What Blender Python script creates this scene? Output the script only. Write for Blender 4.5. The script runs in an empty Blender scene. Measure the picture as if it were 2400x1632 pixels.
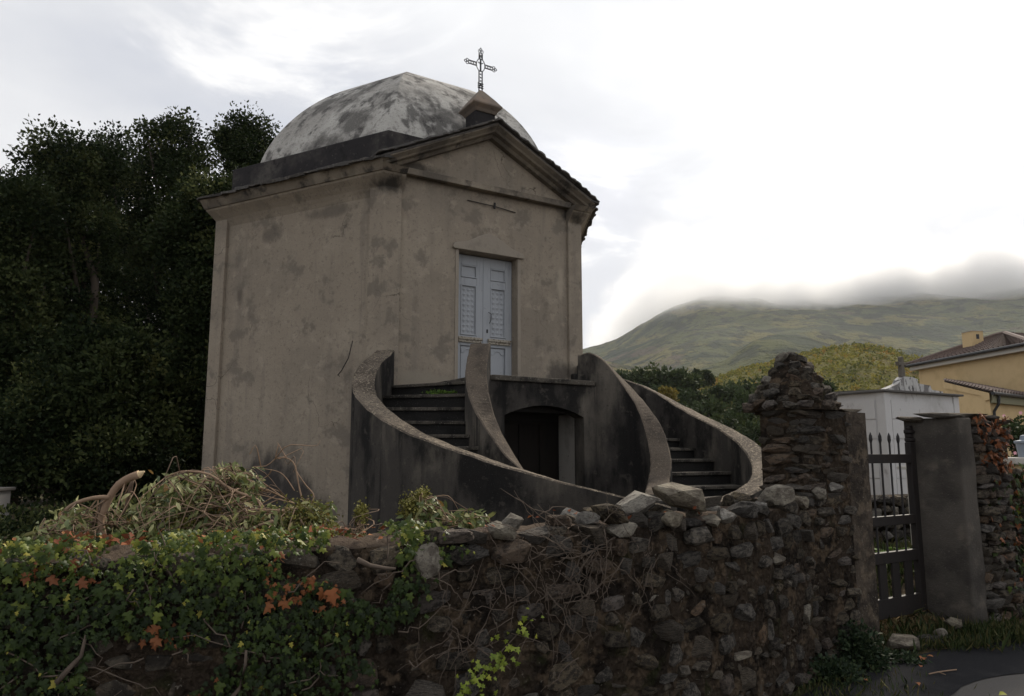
import bpy, bmesh, math, random
import numpy as np
from mathutils import Vector, Matrix, noise as mnoise

R = math.radians
rng = np.random.default_rng(11)
random.seed(5)
SC = bpy.context.scene
COL = SC.collection

# ------------------------------------------------------------------ camera
CAMZ = 1.6
PITCH = R(8.17)
FPX = 1727.35            # focal length in pixels of the 2400 px wide photograph
cam_data = bpy.data.cameras.new('camera')
cam_data.sensor_width = 36.0
cam_data.lens = FPX / 2400 * 36.0
cam_data.clip_start = 0.05
cam_data.clip_end = 20000
cam = bpy.data.objects.new('camera', cam_data)
cam.location = (0, 0, CAMZ)
cam.rotation_euler = (R(90) + PITCH, 0, 0)
COL.objects.link(cam)
SC.camera = cam

# ------------------------------------------------------------------ world, sun, exposure
SUN_AZ, SUN_EL = R(30), R(38)         # azimuth to the right of the view axis (+Y)
SUN_DIR = Vector((math.sin(SUN_AZ) * math.cos(SUN_EL), math.cos(SUN_AZ) * math.cos(SUN_EL), math.sin(SUN_EL)))


def build_world():
    w = bpy.data.worlds.new('World')
    SC.world = w
    w.use_nodes = True
    nt = w.node_tree
    nt.nodes.clear()
    N, L = nt.nodes.new, nt.links.new

    def math_(op, a, b=None, c=None, clamp=False):
        n = N('ShaderNodeMath'); n.operation = op; n.use_clamp = clamp
        for i, v in enumerate((a, b, c)):
            if v is None: continue
            if isinstance(v, (int, float)): n.inputs[i].default_value = v
            else: L(v, n.inputs[i])
        return n.outputs[0]

    def mix(f, a, b):
        n = N('ShaderNodeMix'); n.data_type = 'RGBA'
        for s, v in ((n.inputs[0], f), (n.inputs[6], a), (n.inputs[7], b)):
            if isinstance(v, (int, float)): s.default_value = v
            elif isinstance(v, tuple): s.default_value = (*v, 1)
            else: L(v, s)
        return n.outputs[2]

    sky = N('ShaderNodeTexSky'); sky.sky_type = 'NISHITA'; sky.sun_disc = False
    sky.sun_elevation = SUN_EL; sky.sun_rotation = SUN_AZ
    sky.air_density = 1.0; sky.dust_density = 2.5; sky.ozone_density = 1.0
    tc = N('ShaderNodeTexCoord')
    nrm = N('ShaderNodeVectorMath'); nrm.operation = 'NORMALIZE'; L(tc.outputs['Generated'], nrm.inputs[0])
    d = nrm.outputs[0]
    # cloud sheet: project the direction onto a flat layer overhead
    sep = N('ShaderNodeSeparateXYZ'); L(d, sep.inputs[0])
    zz = math_('ADD', math_('MAXIMUM', sep.outputs[2], 0.0), 0.22)
    px = math_('DIVIDE', sep.outputs[0], zz)
    py = math_('DIVIDE', sep.outputs[1], zz)
    cmb = N('ShaderNodeCombineXYZ'); L(px, cmb.inputs[0]); L(py, cmb.inputs[1])

    def noise(scale, detail, rough, vec, dist=0.0, off=(0, 0, 0), sc=(1, 1, 1)):
        mp = N('ShaderNodeMapping'); L(vec, mp.inputs[0])
        mp.inputs['Location'].default_value = off; mp.inputs['Scale'].default_value = sc
        n = N('ShaderNodeTexNoise'); L(mp.outputs[0], n.inputs['Vector'])
        n.inputs['Scale'].default_value = scale; n.inputs['Detail'].default_value = detail
        n.inputs['Roughness'].default_value = rough; n.inputs['Distortion'].default_value = dist
        return n.outputs[0]

    def ramp(v, a, b):
        n = N('ShaderNodeMapRange'); n.interpolation_type = 'SMOOTHSTEP'
        L(v, n.inputs[0]); n.inputs[1].default_value = a; n.inputs[2].default_value = b
        return n.outputs[0]

    n1 = noise(0.75, 6, 0.52, cmb.outputs[0], 0.4, (3.1, 1.7, 0))
    n2 = noise(2.0, 8, 0.58, cmb.outputs[0], 0.5, (0.4, 7.2, 0), (1, 1.25, 1))
    # direction cosine to the sun hidden in the cloud
    dp = N('ShaderNodeVectorMath'); dp.operation = 'DOT_PRODUCT'; L(d, dp.inputs[0])
    dp.inputs[1].default_value = SUN_DIR
    cs = math_('MAXIMUM', dp.outputs['Value'], 0.0)
    glow = math_('POWER', cs, 9.0)
    glow2 = math_('POWER', cs, 28.0)
    lum = math_('MULTIPLY', math_('ADD', math_('MULTIPLY', glow, 2.3), math_('MULTIPLY', glow2, 3.5)), math_('ADD', math_('MULTIPLY', ramp(n2, 0.36, 0.62), 0.75), 0.45))
    # thick veil everywhere: grey, brighter towards the sun
    veil = mix(ramp(n1, 0.36, 0.64), (4.5, 4.65, 5.1), (6.2, 6.25, 6.4))
    puff = mix(ramp(n2, 0.50, 0.68), veil, (8.0, 7.9, 7.8))
    cl = N('ShaderNodeVectorMath'); cl.operation = 'ADD'
    gl = N('ShaderNodeCombineXYZ'); L(lum, gl.inputs[0]); L(math_('MULTIPLY', lum, 0.985), gl.inputs[1]); L(math_('MULTIPLY', lum, 0.95), gl.inputs[2])
    L(puff, cl.inputs[0]); L(gl.outputs[0], cl.inputs[1])
    cover = math_('ADD', math_('MULTIPLY', ramp(n1, 0.30, 0.52), 0.18), 0.82)
    col = mix(cover, sky.outputs[0], cl.outputs[0])
    # below the horizon: dull ground light
    col = mix(ramp(sep.outputs[2], -0.06, 0.0), (0.9, 0.85, 0.75), col)
    bg = N('ShaderNodeBackground'); L(col, bg.inputs[0]); bg.inputs[1].default_value = 0.105
    out = N('ShaderNodeOutputWorld'); L(bg.outputs[0], out.inputs[0])


build_world()
sd = bpy.data.lights.new('sun', 'SUN')
sd.energy = 3.0
sd.angle = R(10)
sd.color = (1.0, 0.90, 0.76)
sun = bpy.data.objects.new('sun', sd)
sun.rotation_euler = (-SUN_DIR).to_track_quat('-Z', 'Y').to_euler()
COL.objects.link(sun)

vs = SC.view_settings
vs.view_transform = 'Standard'; vs.look = 'None'; vs.exposure = 0.44; vs.gamma = 1.0; vs.use_curve_mapping = False
SC.render.engine = 'CYCLES'
SC.cycles.max_bounces = 7
SC.cycles.volume_bounces = 5
SC.cycles.volume_step_rate = 1.0


# ------------------------------------------------------------------ helpers
def at(px, py, Y):
    """world point at depth Y that stands where the photograph's pixel (of 2400 x 1632) points"""
    X = (px - 1200) / FPX; Z = (816 - py) / FPX
    dx, dy, dz = X, math.cos(PITCH) - Z * math.sin(PITCH), math.sin(PITCH) + Z * math.cos(PITCH)
    t = Y / dy
    return Vector((dx * t, Y, CAMZ + dz * t))


def tag(o, label=None, cat=None, group=None, kind=None):
    if label: o['label'] = label
    if cat: o['category'] = cat
    if group: o['group'] = group
    if kind: o['kind'] = kind
    return o


def link(name, me, mats=(), parent=None):
    o = bpy.data.objects.new(name, me)
    COL.objects.link(o)
    if me is not None:
        for m in (mats if isinstance(mats, (list, tuple)) else (mats,)):
            if len(me.materials) < len(mats if isinstance(mats, (list, tuple)) else (mats,)):
                me.materials.append(m)
    if parent is not None:
        o.parent = parent
        o.matrix_parent_inverse = Matrix.Translation(-parent.location) if parent.parent is None else Matrix.Identity(4)
    return o


def empty(name, loc):
    o = bpy.data.objects.new(name, None)
    COL.objects.link(o); o.location = loc
    o.empty_display_size = 0.3
    return o


class MB:
    def __init__(s): s.v = []; s.f = []; s.m = []
    def add(s, vs, fs, mi=0):
        k = len(s.v); s.v += [tuple(x) for x in vs]; s.f += [tuple(i + k for i in f) for f in fs]; s.m += [mi] * len(fs)
    def quad(s, a, b, c, d, mi=0): s.add((a, b, c, d), ((0, 1, 2, 3),), mi)
    def box(s, c, sx, sy, sz, ax=None, mi=0):
        """c centre; ax = (ex,ey,ez) axes"""
        ax = ax or (Vector((1, 0, 0)), Vector((0, 1, 0)), Vector((0, 0, 1)))
        c = Vector(c); P = []
        for k in (-1, 1):
            for j in (-1, 1):
                for i in (-1, 1):
                    P.append(c + ax[0] * (i * sx / 2) + ax[1] * (j * sy / 2) + ax[2] * (k * sz / 2))
        s.add(P, ((0, 2, 3, 1), (4, 5, 7, 6), (0, 1, 5, 4), (2, 6, 7, 3), (0, 4, 6, 2), (1, 3, 7, 5)), mi)
    def prism(s, poly, z0, z1, mi=0):
        """poly: list of xy (ccw), z0/z1 number or list"""
        n = len(poly)
        za = z0 if isinstance(z0, (list, tuple)) else [z0] * n
        zb = z1 if isinstance(z1, (list, tuple)) else [z1] * n
        V = [(p[0], p[1], za[i]) for i, p in enumerate(poly)] + [(p[0], p[1], zb[i]) for i, p in enumerate(poly)]
        F = [tuple(range(n - 1, -1, -1)), tuple(range(n, 2 * n))] + [(i, (i + 1) % n, n + (i + 1) % n, n + i) for i in range(n)]
        s.add(V, F, mi)
    def extrude(s, pts3, off, mi=0):
        """closed 3D polygon extruded by vector off"""
        n = len(pts3); off = Vector(off)
        V = [Vector(p) for p in pts3] + [Vector(p) + off for p in pts3]
        F = [tuple(range(n)), tuple(range(2 * n - 1, n - 1, -1))] + [((i + 1) % n, i, n + i, n + (i + 1) % n) for i in range(n)]
        s.add(V, F, mi)
    def sweep(s, rings, mi=0, closed=True, cap=True):
        n = len(rings[0]); k = len(s.v)
        for r in rings: s.v += [tuple(p) for p in r]
        for j in range(len(rings) - 1):
            for i in range(n if closed else n - 1):
                a = k + j * n + i; b = k + j * n + (i + 1) % n
                s.f.append((a, b, b + n, a + n)); s.m.append(mi)
        if cap and closed:
            s.f.append(tuple(k + i for i in range(n - 1, -1, -1))); s.m.append(mi)
            s.f.append(tuple(k + (len(rings) - 1) * n + i for i in range(n))); s.m.append(mi)
    def tube(s, pts, rad, sides=6, mi=0):
        pts = [Vector(p) for p in pts]; n = len(pts)
        rr = rad if isinstance(rad, (list, tuple)) else [rad] * n
        up = Vector((0.31, 0.2, 0.93)); rings = []
        for i, p in enumerate(pts):
            t = (pts[min(i + 1, n - 1)] - pts[max(i - 1, 0)])
            t = t.normalized() if t.length > 1e-9 else Vector((0, 0, 1))
            a = t.cross(up)
            if a.length < 1e-3: a = t.cross(Vector((1, 0, 0)))
            a.normalize(); b = t.cross(a).normalized()
            rings.append([p + (a * math.cos(q) + b * math.sin(q)) * rr[i] for q in [2 * math.pi * k / sides for k in range(sides)]])
        s.sweep(rings, mi)
    def mesh(s, name, smooth=False):
        me = bpy.data.meshes.new(name)
        me.from_pydata(s.v, [], s.f)
        me.polygons.foreach_set('material_index', s.m)
        if smooth: me.polygons.foreach_set('use_smooth', [True] * len(s.f))
        bm = bmesh.new(); bm.from_mesh(me); bmesh.ops.recalc_face_normals(bm, faces=bm.faces); bm.to_mesh(me); bm.free()
        me.update()
        return me
    def build(s, name, mats, parent=None, smooth=False, bevel=0.0):
        o = link(name, s.mesh(name, smooth), mats if isinstance(mats, (list, tuple)) else (mats,), parent)
        if bevel:
            b = o.modifiers.new('bevel', 'BEVEL'); b.width = bevel; b.segments = 2; b.limit_method = 'ANGLE'; b.angle_limit = R(35)
        return o


def crv(C, N):
    """Catmull-Rom through control rows of C"""
    C = np.asarray(C, float); K = len(C)
    t = np.linspace(0, K - 1, N); i = np.clip(t.astype(int), 0, K - 2); s = (t - i)[:, None]
    P = np.vstack([2 * C[0] - C[1], C, 2 * C[-1] - C[-2]])
    p0, p1, p2, p3 = P[i], P[i + 1], P[i + 2], P[i + 3]
    return .5 * ((2 * p1) + (-p0 + p2) * s + (2 * p0 - 5 * p1 + 4 * p2 - p3) * s * s + (-p0 + 3 * p1 - 3 * p2 + p3) * s ** 3)


def np_mesh(name, V, F, rnd=None, smooth=False):
    """V (n,3), F (m,k) uniform polygon size"""
    me = bpy.data.meshes.new(name)
    m, k = F.shape
    me.vertices.add(len(V)); me.vertices.foreach_set('co', np.ascontiguousarray(V, dtype=np.float32).ravel())
    me.loops.add(m * k); me.loops.foreach_set('vertex_index', np.ascontiguousarray(F, dtype=np.int32).ravel())
    me.polygons.add(m); me.polygons.foreach_set('loop_start', np.arange(0, m * k, k, dtype=np.int32))
    try: me.polygons.foreach_set('loop_total', np.full(m, k, dtype=np.int32))
    except Exception: pass
    if smooth: me.polygons.foreach_set('use_smooth', np.ones(m, dtype=bool))
    if rnd is not None:
        a = me.attributes.new('rnd', 'FLOAT', 'FACE'); a.data.foreach_set('value', np.ascontiguousarray(rnd, dtype=np.float32))
    me.update(calc_edges=True)
    return me


def unit(a): return a / (np.linalg.norm(a, axis=-1, keepdims=True) + 1e-9)


# leaf templates: x along the leaf (0..1), y across, z out of the blade; triangles
T_OVAL = (np.array([(0, 0, 0), (.45, .32, .10), (1, 0, -.06), (.45, -.32, .10)]), np.array([(0, 2, 1), (0, 3, 2)]))
T_LAUREL = (np.array([(0, 0, 0), (.3, .15, .08), (.3, 0, .02), (.3, -.15, .08), (.7, .15, .06), (.7, 0, -.01), (.7, -.15, .06), (1, 0, -.13)]),
            np.array([(0, 2, 1), (0, 3, 2), (1, 2, 5), (1, 5, 4), (2, 3, 6), (2, 6, 5), (4, 5, 7), (5, 6, 7)]))
_iv = [(0, 0), (-.08, .22), (.10, .46), (.26, .24), (.58, .44), (.60, .18), (1.0, 0)]
_ivp = _iv + [(x, -y) for x, y in _iv[-2:0:-1]]
T_IVY = (np.array([(.38, 0, .07)] + [(x, y, -.05 * abs(y) * 3) for x, y in _ivp]),
         np.array([(0, 1 + i, 1 + (i + 1) % len(_ivp)) for i in range(len(_ivp))]))


def leaf_arrays(P, size, axis, nrm, tpl):
    TV, TF = tpl
    x = unit(axis); n = unit(nrm - x * (nrm * x).sum(1, keepdims=True)); y = np.cross(n, x)
    size = np.broadcast_to(np.asarray(size, float), (len(P),))[:, None, None]
    V = P[:, None] + size * (x[:, None] * TV[None, :, 0:1] + y[:, None] * TV[None, :, 1:2] + n[:, None] * TV[None, :, 2:3])
    F = TF[None] + (np.arange(len(P)) * len(TV))[:, None, None]
    return V.reshape(-1, 3), F.reshape(-1, 3)


def rand_dir(n): return unit(rng.normal(size=(n, 3)))


# ------------------------------------------------------------------ materials
def lin(c):
    return tuple(((v / 255) / 12.92 if v / 255 <= .04045 else ((v / 255 + .055) / 1.055) ** 2.4) for v in c)


def material(name, base, layers=(), bump=(), rough=0.9, attr=None, objrand=0.0, trans=0.0, coord='Object', spec=0.2, metal=0.0, patches=(), cracks=None):
    """base colour + noise layers (scale, detail, lo, hi, colour, strength[, squash]) + bump (scale, strength, distance)"""
    m = bpy.data.materials.new(name); m.use_nodes = True
    nt = m.node_tree; nt.nodes.clear(); N, L = nt.nodes.new, nt.links.new
    tc = N('ShaderNodeTexCoord'); co = tc.outputs[coord]
    oi = N('ShaderNodeObjectInfo')
    ad = N('ShaderNodeVectorMath'); ad.operation = 'MULTIPLY_ADD'
    cb = N('ShaderNodeCombineXYZ'); L(oi.outputs['Random'], cb.inputs[0]); L(oi.outputs['Random'], cb.inputs[1]); L(oi.outputs['Random'], cb.inputs[2])
    if objrand:
        L(cb.outputs[0], ad.inputs[0]); ad.inputs[1].default_value = (37, 91, 53); L(co, ad.inputs[2]); co = ad.outputs[0]

    def noise(scale, detail, off, squash=(1, 1, 1), rough_=.55, kind='noise'):
        mp = N('ShaderNodeMapping'); L(co, mp.inputs[0]); mp.inputs['Location'].default_value = (off, off * .7, off * 1.3); mp.inputs['Scale'].default_value = squash
        if kind == 'vor':
            n = N('ShaderNodeTexVoronoi'); n.inputs['Scale'].default_value = scale; L(mp.outputs[0], n.inputs['Vector']); return n.outputs['Distance']
        n = N('ShaderNodeTexNoise'); L(mp.outputs[0], n.inputs['Vector'])
        n.inputs['Scale'].default_value = scale; n.inputs['Detail'].default_value = detail; n.inputs['Roughness'].default_value = rough_
        return n.outputs[0]

    col = N('ShaderNodeRGB'); col.outputs[0].default_value = (*base, 1); cur = col.outputs[0]
    k = 0
    for ly in layers:
        sc, de, lo, hi, c, st = ly[:6]; sq = ly[6] if len(ly) > 6 else (1, 1, 1); k += 1
        mr = N('ShaderNodeMapRange'); mr.interpolation_type = 'SMOOTHSTEP'; mr.inputs[1].default_value = lo; mr.inputs[2].default_value = hi; mr.inputs[4].default_value = st
        L(noise(sc, de, 3.7 * k, sq, .62), mr.inputs[0])
        mx = N('ShaderNodeMix'); mx.data_type = 'RGBA'; L(mr.outputs[0], mx.inputs[0]); L(cur, mx.inputs[6]); mx.inputs[7].default_value = (*c, 1); cur = mx.outputs[2]
    for (c_, r_, pc, st) in patches:      # stains with a place and a ragged outline of their own
        k += 1
        sb = N('ShaderNodeVectorMath'); sb.operation = 'SUBTRACT'; L(co, sb.inputs[0]); sb.inputs[1].default_value = c_
        dv_ = N('ShaderNodeVectorMath'); dv_.operation = 'DIVIDE'; L(sb.outputs[0], dv_.inputs[0]); dv_.inputs[1].default_value = r_
        ln = N('ShaderNodeVectorMath'); ln.operation = 'LENGTH'; L(dv_.outputs[0], ln.inputs[0])
        ma = N('ShaderNodeMath'); ma.operation = 'MULTIPLY_ADD'; L(noise(2.6, 7, 5.1 * k, (1, 1, .55), .65), ma.inputs[0]); ma.inputs[1].default_value = 1.9; L(ln.outputs['Value'], ma.inputs[2])
        mr = N('ShaderNodeMapRange'); mr.interpolation_type = 'SMOOTHSTEP'; mr.inputs[1].default_value = 1.95; mr.inputs[2].default_value = 1.25; mr.inputs[4].default_value = st; L(ma.outputs[0], mr.inputs[0])
        mx = N('ShaderNodeMix'); mx.data_type = 'RGBA'; L(mr.outputs[0], mx.inputs[0]); L(cur, mx.inputs[6]); mx.inputs[7].default_value = (*pc, 1); cur = mx.outputs[2]
    if cracks:
        nv = N('ShaderNodeTexNoise'); nv.inputs['Scale'].default_value = 2.2; nv.inputs['Detail'].default_value = 6; L(co, nv.inputs['Vector'])
        av = N('ShaderNodeVectorMath'); av.operation = 'MULTIPLY_ADD'; L(nv.outputs['Color'], av.inputs[0]); av.inputs[1].default_value = (.8, .8, .8); L(co, av.inputs[2])
        vo = N('ShaderNodeTexVoronoi'); vo.feature = 'DISTANCE_TO_EDGE'; vo.inputs['Scale'].default_value = cracks[0]; L(av.outputs[0], vo.inputs['Vector'])
        mr = N('ShaderNodeMapRange'); mr.inputs[1].default_value = cracks[1]; mr.inputs[2].default_value = 0.0; L(vo.outputs['Distance'], mr.inputs[0])
        mk_ = N('ShaderNodeMapRange'); mk_.inputs[1].default_value = .52; mk_.inputs[2].default_value = .64; L(noise(.9, 3, 41.0), mk_.inputs[0])
        mm = N('ShaderNodeMath'); mm.operation = 'MULTIPLY'; L(mr.outputs[0], mm.inputs[0]); L(mk_.outputs[0], mm.inputs[1])
        mx = N('ShaderNodeMix'); mx.data_type = 'RGBA'; L(mm.outputs[0], mx.inputs[0]); L(cur, mx.inputs[6]); mx.inputs[7].default_value = (*cracks[2], 1); cur = mx.outputs[2]
    if attr:   # list of (pos, colour) over the per-face random number
        at_ = N('ShaderNodeAttribute'); at_.attribute_name = 'rnd'
        rp = N('ShaderNodeValToRGB'); el = rp.color_ramp.elements
        el[0].position, el[0].color = attr[0][0], (*attr[0][1], 1); el[1].position, el[1].color = attr[-1][0], (*attr[-1][1], 1)
        for p_, c_ in attr[1:-1]:
            e = el.new(p_); e.color = (*c_, 1)
        L(at_.outputs['Fac'], rp.inputs[0]); cur = rp.outputs[0]
    if objrand:
        hs = N('ShaderNodeHueSaturation'); L(cur, hs.inputs['Color'])
        mr = N('ShaderNodeMapRange'); L(oi.outputs['Random'], mr.inputs[0]); mr.inputs[3].default_value = 1 - objrand; mr.inputs[4].default_value = 1 + objrand
        L(mr.outputs[0], hs.inputs['Value'])
        m2 = N('ShaderNodeMath'); m2.operation = 'MULTIPLY'; L(oi.outputs['Random'], m2.inputs[0]); m2.inputs[1].default_value = 7.31
        m3 = N('ShaderNodeMath'); m3.operation = 'FRACT'; L(m2.outputs[0], m3.inputs[0])
        mr2 = N('ShaderNodeMapRange'); L(m3.outputs[0], mr2.inputs[0]); mr2.inputs[3].default_value = .45; mr2.inputs[4].default_value = 1.05
        L(mr2.outputs[0], hs.inputs['Saturation']); cur = hs.outputs[0]
    bs = N('ShaderNodeBsdfPrincipled'); L(cur, bs.inputs['Base Color']); bs.inputs['Roughness'].default_value = rough
    bs.inputs['Specular IOR Level'].default_value = spec; bs.inputs['Metallic'].default_value = metal
    prev = None
    for b in bump:
        sc, st, di = b[:3]; sq = b[3] if len(b) > 3 else (1, 1, 1)
        bp = N('ShaderNodeBump'); bp.inputs['Strength'].default_value = st; bp.inputs['Distance'].default_value = di
        L(noise(sc, 6, 1.3 * sc, sq, .65, b[4] if len(b) > 4 else 'noise'), bp.inputs['Height'])
        if prev is not None: L(prev, bp.inputs['Normal'])
        prev = bp.outputs[0]
    if prev is not None: L(prev, bs.inputs['Normal'])
    sh = bs.outputs[0]
    if trans:
        tr = N('ShaderNodeBsdfTranslucent'); L(cur, tr.inputs[0]); ms = N('ShaderNodeMixShader'); ms.inputs[0].default_value = trans
        L(sh, ms.inputs[1]); L(tr.outputs[0], ms.inputs[2]); sh = ms.outputs[0]
    out = N('ShaderNodeOutputMaterial'); L(sh, out.inputs[0])
    return m


BLACK = (.018, .017, .018)
M = {}
M['plaster'] = material('old_lime_plaster', (0.287, 0.243, 0.190),
    layers=((.5, 8, .38, .64, (0.221, 0.190, 0.152), .8), (1.3, 9, .48, .68, (0.334, 0.286, 0.224), .65), (1.1, 8, .52, .68, (0.188, 0.162, 0.134), .5, (4, 4, .3)), (2.0, 11, .55, .63, (0.155, 0.135, 0.112), .7), (4.5, 10, .56, .66, (0.376, 0.322, 0.254), .45),
            (9, 8, .56, .66, (0.188, 0.156, 0.125), .55), (24, 7, .58, .66, (0.141, 0.120, 0.096), .55), (75, 4, .5, .72, (0.207, 0.175, 0.138), .5)),
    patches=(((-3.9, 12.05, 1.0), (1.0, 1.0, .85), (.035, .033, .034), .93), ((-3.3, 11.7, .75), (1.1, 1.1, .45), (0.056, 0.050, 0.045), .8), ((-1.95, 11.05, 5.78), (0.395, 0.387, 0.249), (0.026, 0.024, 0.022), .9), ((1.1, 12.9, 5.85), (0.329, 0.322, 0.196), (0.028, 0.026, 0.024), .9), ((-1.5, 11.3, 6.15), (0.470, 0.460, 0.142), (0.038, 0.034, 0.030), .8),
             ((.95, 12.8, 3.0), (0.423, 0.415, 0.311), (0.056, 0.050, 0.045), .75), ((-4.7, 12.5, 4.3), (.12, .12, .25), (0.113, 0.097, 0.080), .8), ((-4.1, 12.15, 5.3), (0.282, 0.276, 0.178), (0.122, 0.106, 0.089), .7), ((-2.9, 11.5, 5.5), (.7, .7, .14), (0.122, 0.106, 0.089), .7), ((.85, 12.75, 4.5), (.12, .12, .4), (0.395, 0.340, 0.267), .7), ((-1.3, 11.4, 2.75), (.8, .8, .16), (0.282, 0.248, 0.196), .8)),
    cracks=(.55, .006, (0.066, 0.055, 0.045)),
    bump=((2.2, .35, .05), (14, .35, .02), (110, .45, .006)), rough=.95, spec=.1)
M['cornice'] = material('cornice_plaster', (.215, .182, .142),
    layers=((.9, 8, .42, .60, (.095, .083, .070), .85), (3.5, 9, .52, .64, (.036, .033, .031), .85), (1.6, 7, .56, .66, (.29, .25, .195), .6), (50, 4, .5, .72, (.15, .128, .102), .5)),
    bump=((4, .4, .05), (100, .4, .006)), rough=.95, spec=.1)
M['mould'] = material('mouldy_drum_render', (.033, .031, .032), layers=((1.2, 6, .5, .75, (.13, .118, .105), .7), (14, 6, .60, .75, (.2, .18, .155), .5), (5, 8, .52, .7, BLACK, .8)),
    bump=((6, .4, .04), (90, .4, .006)), rough=.95, spec=.1)
M['dome'] = material('whitewashed_dome', (.46, .445, .41),
    layers=((.8, 8, .40, .64, (.30, .285, .26), .85), (1.0, 12, .48, .60, (.10, .095, .088), .88), (3.4, 12, .50, .62, (.055, .052, .05), .8, (1, 1, .7)), (12, 10, .54, .66, (.14, .13, .12), .6), (40, 8, .52, .64, (.22, .21, .195), .6), (2.2, 8, .60, .70, (.52, .505, .47), .6)),
    bump=((3, .5, .06), (22, .5, .02)), rough=.95, spec=.1)
M['stair_side'] = material('blackened_render', (.052, .047, .042),
    layers=((.9, 8, .48, .64, (.15, .132, .108), .85, (1, 1, .4)), (1.8, 10, .46, .60, (.013, .0125, .0125), .9, (1, 1, .45)), (1.3, 7, .55, .66, (.012, .012, .012), .7, (4, 4, .3)), (7, 8, .57, .68, (.10, .089, .075), .5), (26, 7, .60, .68, (.011, .011, .011), .5), (120, 2, .66, .76, (.17, .155, .135), .7)),
    bump=((5, .35, .03), (90, .5, .006)), rough=.95, spec=.1)
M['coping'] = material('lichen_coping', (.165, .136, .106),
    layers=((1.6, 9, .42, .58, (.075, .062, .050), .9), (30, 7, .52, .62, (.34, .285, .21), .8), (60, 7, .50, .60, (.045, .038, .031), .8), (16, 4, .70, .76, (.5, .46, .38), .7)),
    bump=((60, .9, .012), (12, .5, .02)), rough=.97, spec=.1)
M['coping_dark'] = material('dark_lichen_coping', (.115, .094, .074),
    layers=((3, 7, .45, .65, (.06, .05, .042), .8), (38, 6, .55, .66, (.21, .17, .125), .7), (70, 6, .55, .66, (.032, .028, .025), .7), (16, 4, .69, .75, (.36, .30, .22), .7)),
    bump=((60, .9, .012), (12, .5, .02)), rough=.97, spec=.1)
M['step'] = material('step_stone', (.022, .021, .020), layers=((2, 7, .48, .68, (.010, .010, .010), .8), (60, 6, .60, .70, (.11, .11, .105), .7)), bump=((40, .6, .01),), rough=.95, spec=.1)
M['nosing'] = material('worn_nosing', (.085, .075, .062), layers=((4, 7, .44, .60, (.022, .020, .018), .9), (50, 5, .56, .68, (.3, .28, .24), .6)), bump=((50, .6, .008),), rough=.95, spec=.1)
M['slate'] = material('roof_slate', (.085, .078, .072), layers=((8, 6, .5, .7, (.16, .145, .125), .7), (30, 5, .6, .7, (.22, .2, .17), .6)), bump=((20, .6, .01),), rough=.9, objrand=.35, spec=.2)
M['doorpaint'] = material('grey_blue_door_paint', (.335, .35, .37), layers=((3, 6, .5, .7, (.27, .285, .305), .7, (6, 6, 1)), (40, 5, .68, .74, (.16, .10, .06), .8, (1, 1, .25)), (10, 6, .64, .72, (.2, .2, .2), .5)), bump=((60, .25, .003, (5, 5, .4)),), rough=.7, spec=.3)
M['ledge'] = material('peeling_ledge', (.33, .30, .25), layers=((30, 6, .5, .6, (.12, .09, .06), .9),), rough=.9)
M['cryptdoor'] = material('shade_darkened_crypt_door', (.013, .010, .008), layers=((3, 6, .45, .7, (.008, .007, .006), .8, (5, 5, .4)),), bump=((40, .4, .004, (4, 4, .3)),), rough=.8)  # brown door coloured almost black, the shade of the recess painted in
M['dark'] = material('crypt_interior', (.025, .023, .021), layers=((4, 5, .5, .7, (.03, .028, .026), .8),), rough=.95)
M['jamb'] = material('grey_crypt_jamb', (.36, .335, .30), layers=((3, 6, .5, .7, (.18, .17, .155), .7, (1, 1, .5)), (12, 5, .6, .7, (.09, .085, .08), .6)), bump=((30, .4, .01),), rough=.95)
M['iron'] = material('black_wrought_iron', (.022, .02, .02), layers=((30, 4, .6, .75, (.07, .035, .02), .6),), rough=.6, spec=.4, metal=.3)
M['capstone'] = material('turret_cap_stone', (.15, .122, .10), layers=((3, 6, .5, .7, (.21, .155, .115), .7), (10, 6, .55, .7, (.08, .07, .06), .8)), bump=((30, .5, .01),), rough=.95)
M['stone'] = material('schist_stone', (.115, .093, .064),
    layers=((5, 8, .42, .57, (.034, .029, .024), .92), (13, 7, .56, .66, (.19, .135, .082), .6), (4, 8, .58, .66, (.215, .18, .135), .6), (55, 5, .63, .69, (.38, .345, .285), .75)),
    bump=((18, .9, .03), (80, .6, .008)), rough=.95, objrand=.4, spec=.12)
M['stone_warm'] = material('rusty_schist_stone', (.150, .105, .070),
    layers=((5, 8, .44, .60, (.048, .036, .028), .9), (11, 7, .55, .68, (.22, .130, .068), .55), (4, 8, .58, .66, (.24, .21, .17), .6), (55, 5, .62, .68, (.40, .37, .31), .75)),
    bump=((16, .9, .03, (1, 1, 3)), (80, .6, .008)), rough=.95, objrand=.3, spec=.12)
M['stone_slab'] = material('layered_schist', (.128, .104, .077),
    layers=((6, 8, .44, .60, (.045, .038, .031), .9, (1, 1, 5)), (13, 7, .58, .70, (.17, .115, .07), .55, (1, 1, 4)), (50, 5, .60, .68, (.40, .38, .335), .8)),
    bump=((9, .9, .04, (1, 1, 5)), (80, .6, .008)), rough=.95, objrand=.3, spec=.12)
M['stone_pale'] = material('pale_crest_stone', (.28, .245, .18),
    layers=((3, 8, .44, .60, (.13, .105, .08), .85), (14, 8, .56, .64, (.06, .048, .038), .7), (8, 6, .60, .70, (.40, .355, .285), .6)),
    bump=((9, .9, .04), (60, .7, .01)), rough=.95, objrand=.2, spec=.12)
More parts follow.
